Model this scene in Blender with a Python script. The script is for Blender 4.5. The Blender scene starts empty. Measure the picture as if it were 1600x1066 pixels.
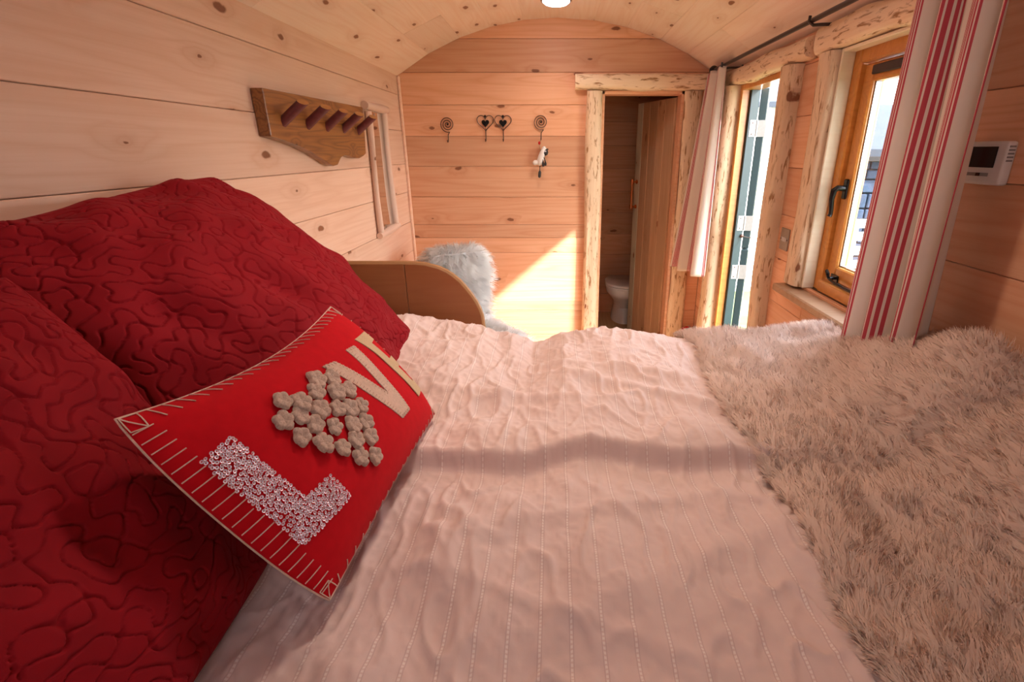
import bpy, bmesh, math, random
import numpy as np
from mathutils import Vector, Matrix

random.seed(7)
rng = np.random.default_rng(7)
scn = bpy.context.scene
C = scn.collection
R = math.radians
EYE = 1.55            # eye height above the hut floor; coordinates below are relative to the eye, shifted up at the end

# ------------------------------------------------------------------ camera
FPX, CX, CY, PITCH = 794.0, 868.0, 533.0, R(20.57)
cam_d = bpy.data.cameras.new('camera')
cam_d.sensor_width = 36.0
cam_d.lens = 36.0 * FPX / 1600.0
cam_d.shift_x = -(CX - 800.0) / 1600.0
cam_d.clip_start = 0.01
cam = bpy.data.objects.new('camera', cam_d)
cam.rotation_euler = (math.pi / 2 - PITCH, 0, 0)
C.objects.link(cam)
scn.camera = cam

# ------------------------------------------------------------------ light
scn.view_settings.view_transform = 'Standard'
scn.view_settings.look = 'None'
scn.view_settings.gamma = 1.0
scn.view_settings.use_curve_mapping = False
scn.view_settings.exposure = 2.3
scn.cycles.max_bounces = 7
scn.cycles.diffuse_bounces = 4
scn.cycles.transparent_max_bounces = 8
scn.cycles.use_adaptive_sampling = True
scn.cycles.adaptive_threshold = 0.1
scn.cycles.sample_clamp_indirect = 8.0

world = bpy.data.worlds.new('World')
scn.world = world
world.use_nodes = True
wn = world.node_tree
wn.nodes.clear()
w_out = wn.nodes.new('ShaderNodeOutputWorld')
w_bg = wn.nodes.new('ShaderNodeBackground')
w_tc = wn.nodes.new('ShaderNodeTexCoord')
w_sep = wn.nodes.new('ShaderNodeSeparateXYZ')
w_ramp = wn.nodes.new('ShaderNodeValToRGB')
w_ramp.color_ramp.elements[0].position = 0.0
w_ramp.color_ramp.elements[0].color = (1.0, 0.97, 0.94, 1)
w_ramp.color_ramp.elements[1].position = 0.9
w_ramp.color_ramp.elements[1].color = (0.74, 0.84, 1.0, 1)
wn.links.new(w_tc.outputs['Generated'], w_sep.inputs[0])
wn.links.new(w_sep.outputs[2], w_ramp.inputs[0])
wn.links.new(w_ramp.outputs[0], w_bg.inputs[0])
w_bg.inputs[1].default_value = 2.8
wn.links.new(w_bg.outputs[0], w_out.inputs[0])

sun_d = bpy.data.lights.new('sun', 'SUN')
sun_d.energy = 4.5
sun_d.angle = R(2.0)
sun_d.color = (1.0, 0.94, 0.88)
sun = bpy.data.objects.new('sun', sun_d)
C.objects.link(sun)
SUN_DIR = Vector((-1.0, 0.60, -0.86)).normalized()
sun.rotation_euler = SUN_DIR.to_track_quat('-Z', 'Y').to_euler()

def portal(name, loc, sx, sy, d0=(-1, 0, 0)):
    d = bpy.data.lights.new(name, 'AREA')
    d.shape = 'RECTANGLE'; d.size = sx; d.size_y = sy
    d.cycles.is_portal = True
    o = bpy.data.objects.new(name, d)
    o.location = loc
    o.rotation_euler = Vector(d0).to_track_quat('-Z', 'Z').to_euler()
    C.objects.link(o)
portal('door_portal', (1.25, 2.93, -0.6), 0.75, 2.0)
portal('window_portal', (1.25, 1.82, -0.1), 0.75, 1.0)
portal('fill_window_portal', (0, -0.9, 0.25), 0.72, 0.42, (0, 1, 0))  # belongs to the added end-wall window

# ------------------------------------------------------------------ helpers
WO = {}          # world origin of every object
def ray(u, v):
    a, b = (u - CX) / FPX, (CY - v) / FPX
    return Vector((a, math.cos(PITCH) + math.sin(PITCH) * b, -math.sin(PITCH) + math.cos(PITCH) * b))
def at(u, v, X=None, Y=None, Z=None):
    d = ray(u, v)
    k = X / d.x if X is not None else (Y / d.y if Y is not None else Z / d.z)
    return d * k

def link(o, parent, origin):
    C.objects.link(o)
    origin = Vector(origin)
    WO[o.name] = origin
    if parent is not None:
        o.parent = parent
        o.location = origin - WO[parent.name]
    else:
        o.location = origin
    return o

def tag(o, label=None, cat=None, group=None, kind=None):
    if label: o['label'] = label
    if cat: o['category'] = cat
    if group: o['group'] = group
    if kind: o['kind'] = kind
    return o

def thing(name, label, cat, loc, group=None):
    o = bpy.data.objects.new(name, None)
    o.empty_display_size = 0.05
    link(o, None, loc)
    return tag(o, label, cat, group)

def bevel_bm(bm, w, seg=1, ang=30):
    es = [e for e in bm.edges if len(e.link_faces) == 2 and e.calc_face_angle(0) > R(ang)]
    if es:
        bmesh.ops.bevel(bm, geom=es, offset=w, segments=seg, affect='EDGES', profile=0.5, clamp_overlap=True)

class MB:
    def __init__(self):
        self.v, self.f, self.mi = [], [], []
    def add(self, vs, fs, mi=0):
        n = len(self.v)
        self.v += [tuple(p) for p in vs]
        self.f += [tuple(i + n for i in f) for f in fs]
        self.mi += [mi] * len(fs)
        return self
    def box(self, c, s, rot=None, mi=0):
        c = Vector(c); h = Vector(s) / 2
        vs = []
        for z in (-1, 1):
            for y in (-1, 1):
                for x in (-1, 1):
                    p = Vector((x * h.x, y * h.y, z * h.z))
                    if rot is not None: p = rot @ p
                    vs.append(c + p)
        return self.add(vs, [(0,2,3,1),(4,5,7,6),(0,1,5,4),(2,6,7,3),(0,4,6,2),(1,3,7,5)], mi)
    def span(self, a, b, mi=0):
        return self.box([(a[i] + b[i]) / 2 for i in range(3)], [abs(a[i] - b[i]) for i in range(3)], None, mi)
    def tube(self, pts, r, seg=8, cap=True, closed=False, mi=0):
        pts = [Vector(p) for p in pts]
        n = len(pts)
        rs = list(r) if hasattr(r, '__len__') else [r] * n
        nrm = None
        rings = []
        for i, p in enumerate(pts):
            if closed: t = pts[(i + 1) % n] - pts[i - 1]
            else: t = pts[min(i + 1, n - 1)] - pts[max(i - 1, 0)]
            if t.length < 1e-9: t = Vector((0, 0, 1))
            t.normalize()
            if nrm is None:
                nrm = t.orthogonal().normalized()
            else:
                nrm = (nrm - t * nrm.dot(t))
                nrm = nrm.normalized() if nrm.length > 1e-6 else t.orthogonal().normalized()
            b = t.cross(nrm)
            rings.append([p + (nrm * math.cos(2*math.pi*k/seg) + b * math.sin(2*math.pi*k/seg)) * rs[i] for k in range(seg)])
        vs = [q for ring in rings for q in ring]
        fs = []
        for i in range(n if closed else n - 1):
            j = (i + 1) % n
            for k in range(seg):
                l = (k + 1) % seg
                fs.append((i*seg+k, i*seg+l, j*seg+l, j*seg+k))
        if cap and not closed:
            fs.append(tuple(range(seg - 1, -1, -1)))
            fs.append(tuple((n-1)*seg + k for k in range(seg)))
        return self.add(vs, fs, mi)
    def lathe(self, prof, o, axis=(0,0,1), seg=20, sx=1.0, sy=1.0, mi=0):
        a = Vector(axis).normalized(); x = a.orthogonal().normalized() if abs(a.z) < .99 else Vector((1,0,0)); y = a.cross(x)
        o = Vector(o); vs = []; fs = []
        for r, h in prof:
            for k in range(seg):
                t = 2*math.pi*k/seg
                vs.append(o + a*h + x*math.cos(t)*r*sx + y*math.sin(t)*r*sy)
        for i in range(len(prof) - 1):
            for k in range(seg):
                l = (k+1) % seg
                fs.append((i*seg+k, i*seg+l, (i+1)*seg+l, (i+1)*seg+k))
        fs.append(tuple(range(seg-1, -1, -1)))
        fs.append(tuple((len(prof)-1)*seg + k for k in range(seg)))
        return self.add(vs, fs, mi)
    def prism(self, poly, to3, h0, h1, mi=0):
        n = len(poly)
        vs = [to3(a, b, h0) for a, b in poly] + [to3(a, b, h1) for a, b in poly]
        fs = [tuple(range(n-1, -1, -1)), tuple(range(n, 2*n))]
        for i in range(n):
            j = (i+1) % n
            fs.append((i, j, n+j, n+i))
        return self.add(vs, fs, mi)
    def ell(self, c, r, rot=None, nu=14, nv=9, mi=0):
        c = Vector(c); vs = []; fs = []
        for i in range(nv + 1):
            ph = math.pi * i / nv
            for k in range(nu):
                t = 2*math.pi*k/nu
                p = Vector((r[0]*math.sin(ph)*math.cos(t), r[1]*math.sin(ph)*math.sin(t), r[2]*math.cos(ph)))
                if rot is not None: p = rot @ p
                vs.append(c + p)
        for i in range(nv):
            for k in range(nu):
                l = (k+1) % nu
                fs.append((i*nu+k, (i+1)*nu+k, (i+1)*nu+l, i*nu+l))
        return self.add(vs, fs, mi)
    def build(self, name, mats, parent=None, bevel=0, seg=1, smooth=False, origin=None, kind=None, weld=False):
        if origin is None:
            if parent is not None: origin = WO[parent.name]
            else:
                a = np.array(self.v); mn, mx = a.min(0), a.max(0)
                origin = ((mn[0]+mx[0])/2, (mn[1]+mx[1])/2, mn[2])
        org = Vector(origin)
        me = bpy.data.meshes.new(name)
        me.from_pydata([Vector(p) - org for p in self.v], [], self.f)
        if not isinstance(mats, (list, tuple)): mats = [mats]
        for m in mats: me.materials.append(m)
        me.polygons.foreach_set('material_index', self.mi)
        bm = bmesh.new(); bm.from_mesh(me)
        if weld: bmesh.ops.remove_doubles(bm, verts=bm.verts, dist=1e-5)
        bmesh.ops.recalc_face_normals(bm, faces=bm.faces)
        if bevel: bevel_bm(bm, bevel, seg)
        bm.to_mesh(me); bm.free()
        if smooth:
            me.polygons.foreach_set('use_smooth', [True] * len(me.polygons))
            me.set_sharp_from_angle(angle=R(40))
        o = bpy.data.objects.new(name, me)
        link(o, parent, org)
        if kind: o['kind'] = kind
        return o

def raw_mesh(name, verts, quads, mat, parent=None, origin=None, smooth=True, uv=None):
    verts = np.asarray(verts, dtype=np.float64); quads = np.asarray(quads, dtype=np.int32)
    if origin is None:
        if parent is not None: origin = WO[parent.name]
        else:
            mn, mx = verts.min(0), verts.max(0); origin = ((mn[0]+mx[0])/2, (mn[1]+mx[1])/2, mn[2])
    verts = verts - np.array(origin)
    me = bpy.data.meshes.new(name)
    me.vertices.add(len(verts)); me.vertices.foreach_set('co', verts.astype(np.float32).ravel())
    n = len(quads); k = quads.shape[1]
    me.loops.add(n*k); me.loops.foreach_set('vertex_index', quads.ravel())
    me.polygons.add(n)
    me.polygons.foreach_set('loop_start', np.arange(0, n*k, k, dtype=np.int32))
    me.polygons.foreach_set('use_smooth', np.full(n, smooth))
    me.update(calc_edges=True)
    if uv is not None:
        l = me.uv_layers.new(name='UVMap')
        l.data.foreach_set('uv', np.asarray(uv, dtype=np.float32)[quads.ravel()].ravel())
    me.materials.append(mat)
    o = bpy.data.objects.new(name, me)
    return link(o, parent, origin)

def grid_quads(n, m, off=0, flip=False):
    i, j = np.meshgrid(np.arange(n-1), np.arange(m-1), indexing='ij')
    a = (i*m + j).ravel() + off
    q = np.stack([a, a+1, a+m+1, a+m], 1)
    return q[:, ::-1] if flip else q

def frame_m(o, xa, ya):
    xa = Vector(xa).normalized(); ya = Vector(ya).normalized(); za = xa.cross(ya)
    m = Matrix((xa, ya, za)).transposed().to_4x4()
    m.translation = Vector(o)
    return m

def place(o, parent, M):
    C.objects.link(o)
    o.parent = parent
    m = M.copy(); m.translation = M.translation - WO[parent.name]
    o.matrix_basis = m
    WO[o.name] = M.translation.copy()
    return o

PLANK_CACHE = {}
def plank(name, parent, M, L, W, T, mat, cham=0.0022, gap=0.0016):
    key = (round(L, 3), round(W, 3), round(T, 3), mat.name)
    me = PLANK_CACHE.get(key)
    if me is None:
        l, w = L/2 - gap/2, W/2 - gap/2; c = cham
        vs = [(-l,-w,-T),(l,-w,-T),(l,w,-T),(-l,w,-T),(-l,-w,-c),(l,-w,-c),(l,w,-c),(-l,w,-c),(-l+c/2,-w+c,0),(l-c/2,-w+c,0),(l-c/2,w-c,0),(-l+c/2,w-c,0)]
        fs = [(3,2,1,0)] + [(a, (a+1)%4, (a+1)%4+4, a+4) for a in range(4)] + [(a+4, (a+1)%4+4, (a+1)%4+8, a+8) for a in range(4)] + [(8,9,10,11)]
        me = bpy.data.meshes.new(name); me.from_pydata(vs, [], fs); me.materials.append(mat)
        PLANK_CACHE[key] = me
    return place(bpy.data.objects.new(name, me), parent, M)

def beam(name, parent, M, L, W, T, mat, wob=0.008, seed=0, n=16, top=False, label=None, kind=None, cat=None, bow=0.0):
    """rough hewn half log: local x along, local z the outer face; T is how far it stands out"""
    rr = random.Random(seed)
    def smooth_rand():
        ks = [rr.uniform(-1, 1) for _ in range(7)]
        def f(t):
            p = t * 6; i = min(int(p), 5); q = p - i; q = q*q*(3-2*q)
            return ks[i]*(1-q) + ks[i+1]*q
        return f
    fl, fr, ff = smooth_rand(), smooth_rand(), smooth_rand()
    vs = []; fs = []; sec = [(-1,0),(-1,.55),(-.86,.86),(-.55,1),(0,1.04),(.55,1),(.86,.86),(1,.55),(1,0)]
    k = len(sec)
    for i in range(n+1):
        t = i / n; x = (t-.5)*L
        for a, b in sec:
            yy = a*W/2 + (fl(t) if a < 0 else fr(t) if a > 0 else 0)*wob*abs(a) + bow*math.sin(math.pi*t)
            vs.append((x, yy, b*T*(1 + ff(t)*wob/T*0.6)))
    for i in range(n):
        for j in range(k-1):
            fs.append((i*k+j, (i+1)*k+j, (i+1)*k+j+1, i*k+j+1))
        fs.append((i*k+k-1, (i+1)*k+k-1, (i+1)*k, i*k))
    fs.append(tuple(range(k))); fs.append(tuple(n*k+j for j in range(k-1, -1, -1)))
    me = bpy.data.meshes.new(name); me.from_pydata(vs, [], fs); me.materials.append(mat)
    bm = bmesh.new(); bm.from_mesh(me); bmesh.ops.recalc_face_normals(bm, faces=bm.faces); bm.to_mesh(me); bm.free()
    me.polygons.foreach_set('use_smooth', [True]*len(me.polygons)); me.set_sharp_from_angle(angle=R(50))
    o = bpy.data.objects.new(name, me)
    if parent is not None: place(o, parent, M)
    else:
        C.objects.link(o); o.matrix_basis = M; WO[o.name] = M.translation.copy()
    if kind: o['kind'] = kind
    if label: o['label'] = label
    return o

# ------------------------------------------------------------------ materials
class NT:
    def __init__(self, name):
        self.m = bpy.data.materials.new(name); self.m.use_nodes = True
        self.t = self.m.node_tree; self.t.nodes.clear()
        self.out = self.n('ShaderNodeOutputMaterial')
    def n(self, typ, **kw):
        nd = self.t.nodes.new(typ)
        for k, v in kw.items(): setattr(nd, k, v)
        return nd
    def l(self, a, b): self.t.links.new(a, b)
    def put(self, sock, v):
        if hasattr(v, 'is_linked'): self.l(v, sock)
        elif isinstance(v, (tuple, list)) and len(v) == 3 and sock.type == 'RGBA': sock.default_value = (*v, 1)
        else: sock.default_value = v
    def math(self, op, a, b=0.0, c=None, clamp=False):
        nd = self.n('ShaderNodeMath', operation=op, use_clamp=clamp)
        self.put(nd.inputs[0], a); self.put(nd.inputs[1], b)
        if c is not None: self.put(nd.inputs[2], c)
        return nd.outputs[0]
    def vmath(self, op, a, b):
        nd = self.n('ShaderNodeVectorMath', operation=op)
        self.put(nd.inputs[0], a); self.put(nd.inputs[1], b)
        return nd.outputs[0]
    def mix(self, f, a, b, blend='MIX'):
        nd = self.n('ShaderNodeMix', data_type='RGBA', blend_type=blend)
        self.put(nd.inputs[0], f); self.put(nd.inputs[6], a); self.put(nd.inputs[7], b)
        return nd.outputs[2]
    def ramp(self, f, stops, interp='LINEAR'):
        nd = self.n('ShaderNodeValToRGB'); cr = nd.color_ramp; cr.interpolation = interp
        while len(cr.elements) < len(stops): cr.elements.new(0.5)
        for e, (p, c) in zip(cr.elements, stops):
            e.position = p; e.color = (*c, 1) if len(c) == 3 else c
        self.put(nd.inputs[0], f)
        return nd.outputs[0]
    def noise(self, vec, scale=5.0, detail=3.0, rough=0.5, dist=0.0):
        nd = self.n('ShaderNodeTexNoise')
        if vec is not None: self.l(vec, nd.inputs['Vector'])
        nd.inputs['Scale'].default_value = scale; nd.inputs['Detail'].default_value = detail
        nd.inputs['Roughness'].default_value = rough; nd.inputs['Distortion'].default_value = dist
        return nd.outputs[0]
    def obj(self): return self.n('ShaderNodeTexCoord').outputs['Object']
    def bump(self, h, strength=0.3, dist=0.002):
        nd = self.n('ShaderNodeBump'); nd.inputs['Strength'].default_value = strength; nd.inputs['Distance'].default_value = dist
        self.l(h, nd.inputs['Height']); return nd.outputs[0]
    def bsdf(self, color, rough=0.5, **kw):
        nd = self.n('ShaderNodeBsdfPrincipled')
        self.put(nd.inputs['Base Color'], color); self.put(nd.inputs['Roughness'], rough)
        for k, v in kw.items(): self.put(nd.inputs[k.replace('_', ' ')], v)
        self.l(nd.outputs[0], self.out.inputs[0])
        return nd

def plain(name, col, rough=0.5, var=0.08, scale=40.0, **kw):
    t = NT(name)
    f = t.noise(t.obj(), scale, 3)
    dark = tuple(c*(1-var*2) for c in col)
    t.bsdf(t.mix(f, dark, tuple(min(1, c*(1+var)) for c in col)), rough, **kw)
    return t.m

def wood(name, light, mid, dark, knot=(0.24, 0.09, 0.04), rough=0.5, knots=0.045, tone=0.22, grain=1.0, spec=0.35, xs=1.0, coarse=9.0, streak=None):
    """boards: local x runs along the grain"""
    t = NT(name)
    rnd = t.n('ShaderNodeObjectInfo').outputs['Random']
    off = t.n('ShaderNodeCombineXYZ')
    t.put(off.inputs[0], t.math('MULTIPLY', rnd, 57.0)); t.put(off.inputs[1], t.math('MULTIPLY', rnd, 31.0)); t.put(off.inputs[2], t.math('MULTIPLY', rnd, 13.0))
    co = t.vmath('ADD', t.obj(), off.outputs[0])
    warp = t.n('ShaderNodeTexNoise'); warp.inputs['Scale'].default_value = 2.2; warp.inputs['Detail'].default_value = 2
    t.l(co, warp.inputs['Vector'])
    # knots
    wv = t.n('ShaderNodeTexNoise'); wv.inputs['Scale'].default_value = 22.0; wv.inputs['Detail'].default_value = 3; t.l(co, wv.inputs['Vector'])
    kv = t.vmath('ADD', t.vmath('MULTIPLY', co, (2.3*xs, 5.5, 0.0)), t.vmath('MULTIPLY', wv.outputs['Color'], (0.07, 0.10, 0.0)))
    vor = t.n('ShaderNodeTexVoronoi', voronoi_dimensions='2D'); vor.inputs['Scale'].default_value = 1.0
    t.l(kv, vor.inputs['Vector'])
    kd = vor.outputs['Distance']
    sel = t.n('ShaderNodeSeparateColor'); t.l(vor.outputs['Color'], sel.inputs[0])
    size = t.math('MULTIPLY', t.math('MAXIMUM', t.math('SUBTRACT', sel.outputs[0], 0.42), 0.0), knots*2.2)
    kn = t.math('DIVIDE', t.math('SUBTRACT', kd, size), t.math('ADD', t.math('MULTIPLY', size, 0.35), 0.006))
    kmask = t.math('SUBTRACT', 1.0, kn, clamp=True)
    kmask = t.math('MULTIPLY', kmask, t.math('GREATER_THAN', sel.outputs[0], 0.52))
    halo = t.math('POWER', t.math('SUBTRACT', 1.0, t.math('MULTIPLY', kd, 2.6), clamp=True), 2.0)
    halo = t.math('MULTIPLY', halo, t.math('GREATER_THAN', sel.outputs[0], 0.52))
    # cathedral grain: rings sampled along the board, pushed aside by knots
    g = t.vmath('MULTIPLY', co, (0.55*xs, coarse, coarse))
    n1 = t.noise(g, 1.0, 1.5, 0.45)
    ph = t.math('ADD', t.math('MULTIPLY', n1, 9.0), t.math('MULTIPLY', halo, 2.2))
    rings = t.math('ABSOLUTE', t.math('SUBTRACT', t.math('FRACT', ph), 0.5))
    rings = t.math('POWER', t.math('MULTIPLY', rings, 2.0), 2.2)
    fine = t.noise(t.vmath('MULTIPLY', co, (3.0, 120.0, 120.0)), 1.0, 3, 0.6)
    blot = t.noise(t.vmath('MULTIPLY', co, (1.1, 4.0, 4.0)), 1.0, 2)
    c = t.mix(t.math('MULTIPLY', rings, 0.55*grain, clamp=True), light, mid)
    c = t.mix(t.math('MULTIPLY', t.math('SUBTRACT', fine, 0.42, clamp=True), 1.3*grain, clamp=True), c, mid)
    c = t.mix(t.math('MULTIPLY', t.math('SUBTRACT', blot, 0.45, clamp=True), 1.1, clamp=True), c, mid)
    c = t.mix(t.math('MULTIPLY', halo, 0.38), c, dark)
    if streak:
        st = t.noise(t.vmath('MULTIPLY', co, (11.0, 60.0, 60.0)), 1.0, 3, 0.6, 0.6)
        c = t.mix(t.math('MULTIPLY', t.math('SUBTRACT', st, streak[1], clamp=True), 9.0, clamp=True), c, streak[0])
    c = t.mix(kmask, c, knot)
    val = t.math('ADD', t.math('MULTIPLY', t.math('SUBTRACT', rnd, 0.5), tone), 1.0)
    hsv = t.n('ShaderNodeHueSaturation'); t.put(hsv.inputs['Color'], c); t.put(hsv.inputs['Value'], val)
    bm = t.bump(t.math('ADD', rings, t.math('MULTIPLY', fine, 0.6)), 0.12, 0.001)
    t.bsdf(hsv.outputs[0], rough, Normal=bm, Specular_IOR_Level=spec)
    return t.m

M = {}
M['pine_pale'] = wood('pine_pale', (0.80, 0.545, 0.415), (0.70, 0.415, 0.28), (0.46, 0.21, 0.11))
M['pine_warm'] = wood('pine_warm', (0.76, 0.425, 0.26), (0.64, 0.29, 0.15), (0.42, 0.16, 0.07), tone=.32)
M['pine_ceiling'] = wood('pine_ceiling', (0.84, 0.67, 0.57), (0.77, 0.54, 0.42), (0.50, 0.25, 0.14), tone=.10)  # same pine in a paler tint, ceiling light put into the colour
M['floorwood'] = wood('floorwood', (0.62, 0.40, 0.22), (0.48, 0.28, 0.14), (0.3, 0.14, 0.06))
M['backing'] = plain('backing', (0.16, 0.08, 0.04), 0.9)
M['log'] = wood('log', (0.83, 0.64, 0.45), (0.72, 0.48, 0.28), (0.42, 0.22, 0.09), knots=0.03, grain=0.7, streak=((0.34, 0.16, 0.06), 0.55))
M['log_white'] = wood('log_white', (0.80, 0.68, 0.50), (0.70, 0.54, 0.35), (0.5, 0.3, 0.15), knots=0.04, grain=0.6)
M['stained'] = wood('stained', (0.62, 0.26, 0.055), (0.50, 0.18, 0.03), (0.34, 0.10, 0.02), knots=0.02, rough=0.28, spec=0.5, tone=0.12)
M['walnut'] = wood('walnut', (0.30, 0.125, 0.035), (0.13, 0.045, 0.016), (0.10, 0.035, 0.012), knot=(0.05, 0.02, 0.01), knots=0.03, rough=0.3, spec=0.5, coarse=16.0, grain=1.5, xs=2.0)
M['laminate'] = wood('laminate', (0.36, 0.14, 0.055), (0.29, 0.10, 0.038), (0.2, 0.07, 0.025), knots=0.016, rough=0.35, tone=0.05, grain=0.7)
M['laminate_edge'] = plain('laminate_edge', (0.46, 0.25, 0.11), 0.5)
M['stickwood'] = wood('stickwood', (0.72, 0.52, 0.42), (0.60, 0.38, 0.28), (0.4, 0.2, 0.12), knots=0.02, grain=0.5)
M['greydoor'] = wood('greydoor', (0.50, 0.30, 0.18), (0.40, 0.22, 0.11), (0.28, 0.14, 0.06), tone=0.3)
M['palegreen'] = wood('palegreen', (0.62, 0.57, 0.46), (0.52, 0.46, 0.34), (0.3, 0.24, 0.14), tone=0.1)
M['bark'] = plain('bark', (0.16, 0.035, 0.04), 0.42, 0.25, 60)
M['peg_end'] = plain('peg_end', (0.52, 0.24, 0.08), 0.5, 0.15, 60)
M['iron'] = plain('iron', (0.09, 0.05, 0.04), 0.4, 0.2, 90, Metallic=0.75)
M['black_metal'] = plain('black_metal', (0.015, 0.013, 0.013), 0.22, 0.1, 60, Metallic=0.6)
M['rod_metal'] = plain('rod_metal', (0.05, 0.035, 0.035), 0.35, 0.1, 60, Metallic=0.6)
M['steel'] = plain('steel', (0.42, 0.41, 0.40), 0.28, 0.05, 60, Metallic=1.0)
M['galvanised'] = plain('galvanised', (0.30, 0.29, 0.28), 0.5, 0.08, 60, Metallic=0.5)
M['copper'] = plain('copper', (0.75, 0.30, 0.13), 0.25, 0.08, 60, Metallic=1.0)
M['white_plastic'] = plain('white_plastic', (0.74, 0.70, 0.68), 0.4, 0.03)
M['screen'] = plain('screen', (0.012, 0.008, 0.008), 0.15, 0.05)
M['grey_plastic'] = plain('grey_plastic', (0.25, 0.22, 0.21), 0.45, 0.05)
M['ceramic'] = plain('ceramic', (0.82, 0.83, 0.88), 0.12, 0.01, 10, Coat_Weight=0.4)
M['red_paint'] = plain('red_paint', (0.55, 0.012, 0.015), 0.22, 0.05)
M['paper'] = plain('paper', (0.75, 0.75, 0.78), 0.6, 0.03)
M['green_paint'] = plain('green_paint', (0.012, 0.027, 0.031), 0.4, 0.08)
M['cream_paint'] = plain('cream_paint', (0.80, 0.70, 0.45), 0.5, 0.04)
M['white_boards'] = plain('white_boards', (0.82, 0.80, 0.76), 0.6, 0.03)
M['yarn'] = plain('yarn', (0.74, 0.52, 0.43), 0.9, 0.1, 300)
M['felt_cream'] = plain('felt_cream', (0.68, 0.48, 0.38), 0.95, 0.12, 160)
M['felt_gold'] = plain('felt_gold', (0.62, 0.44, 0.26), 0.7, 0.25, 500)
M['crochet'] = plain('crochet', (0.58, 0.42, 0.34), 0.95, 0.3, 320)
M['toy_white'] = plain('toy_white', (0.80, 0.74, 0.70), 0.9, 0.06, 200)
M['toy_black'] = plain('toy_black', (0.02, 0.015, 0.015), 0.6, 0.1, 200)
M['string'] = plain('string', (0.30, 0.18, 0.09), 0.9)
M['grass'] = plain('grass', (0.10, 0.14, 0.05), 0.95, 0.3, 4)
M['slate'] = plain('slate', (0.014, 0.02, 0.034), 0.7, 0.25, 3)
M['stone'] = plain('stone', (0.03, 0.046, 0.085), 0.9, 0.4, 5)
M['stone_dark'] = plain('stone_dark', (0.012, 0.015, 0.022), 0.95, 0.3, 5)
M['hedge'] = plain('hedge', (0.03, 0.045, 0.02), 0.95, 0.4, 8)
M['mattress'] = plain('mattress', (0.7, 0.66, 0.62), 0.9, 0.03)

def mat_quilt():
    t = NT('red_quilt')
    co = t.obj()
    f = t.noise(co, 18, 3); w = t.noise(co, 900, 2)
    c = t.mix(f, (0.21, 0.0022, 0.0075), (0.32, 0.0045, 0.012))
    t.bsdf(c, 0.85, Normal=t.bump(w, 0.15, 0.0006), Sheen_Weight=0.06, Sheen_Roughness=0.4, Sheen_Tint=(1.0, 0.2, 0.25, 1), Specular_IOR_Level=0.2)
    return t.m
M['quilt'] = mat_quilt()
def mat_felt():
    t = NT('red_felt')
    co = t.obj()
    f = t.noise(co, 60, 4); w = t.noise(co, 1200, 2)
    c = t.mix(f, (0.46, 0.003, 0.009), (0.60, 0.005, 0.013))
    t.bsdf(c, 0.95, Normal=t.bump(w, 0.3, 0.0006), Sheen_Weight=0.08, Sheen_Tint=(1.0, 0.2, 0.2, 1), Specular_IOR_Level=0.15)
    return t.m
M['felt'] = mat_felt()
def mat_duvet():
    t = NT('duvet_cotton')
    uv = t.n('ShaderNodeTexCoord').outputs['UV']
    sep = t.n('ShaderNodeSeparateXYZ'); t.l(uv, sep.inputs[0])
    wob = t.math('MULTIPLY', t.math('SUBTRACT', t.noise(uv, 5, 2), 0.5), 0.010)
    x = t.math('ADD', sep.outputs[0], wob)
    fx = t.math('ABSOLUTE', t.math('SUBTRACT', t.math('FRACT', t.math('DIVIDE', x, 0.046)), 0.5))
    band = t.math('LESS_THAN', fx, 0.036)
    fy = t.math('FRACT', t.math('DIVIDE', sep.outputs[1], 0.0062))
    dash = t.math('MULTIPLY', band, t.math('LESS_THAN', fy, 0.6))
    edge = t.math('MULTIPLY', t.math('LESS_THAN', fx, 0.075), t.math('GREATER_THAN', fx, 0.042))
    n = t.noise(uv, 7, 3)
    c = t.mix(n, (0.72, 0.55, 0.51), (0.77, 0.61, 0.57))  # white cotton, warm bounced light put into its colour as pink
    c = t.mix(t.math('MULTIPLY', dash, 0.6), c, (0.92, 0.84, 0.80))
    c = t.mix(t.math('MULTIPLY', edge, 0.45), c, (0.55, 0.39, 0.38))
    crink = t.noise(uv, 60, 4, 0.65)
    h = t.math('ADD', t.math('MULTIPLY', crink, 0.5), t.math('MULTIPLY', band, t.math('ADD', -0.5, dash)))
    t.bsdf(c, 0.8, Normal=t.bump(h, 0.35, 0.0016), Sheen_Weight=0.12, Specular_IOR_Level=0.2)
    return t.m
M['duvet'] = mat_duvet()
def mat_fur(name, a, b, trans):
    t = NT(name)
    geo = t.n('ShaderNodeNewGeometry')
    c = t.mix(t.noise(t.obj(), 26, 3), a, b)
    d = t.n('ShaderNodeBsdfDiffuse'); t.put(d.inputs[0], c)
    tr = t.n('ShaderNodeBsdfTranslucent'); t.put(tr.inputs[0], c)
    mx = t.n('ShaderNodeMixShader'); mx.inputs[0].default_value = trans
    t.l(d.outputs[0], mx.inputs[1]); t.l(tr.outputs[0], mx.inputs[2]); t.l(mx.outputs[0], t.out.inputs[0])
    return t.m
M['fur_cream'] = mat_fur('fur_cream', (0.94, 0.72, 0.62), (0.97, 0.80, 0.71), 0.34)
M['fur_white'] = mat_fur('fur_white', (0.95, 0.94, 0.92), (0.98, 0.97, 0.96), 0.25)
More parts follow.
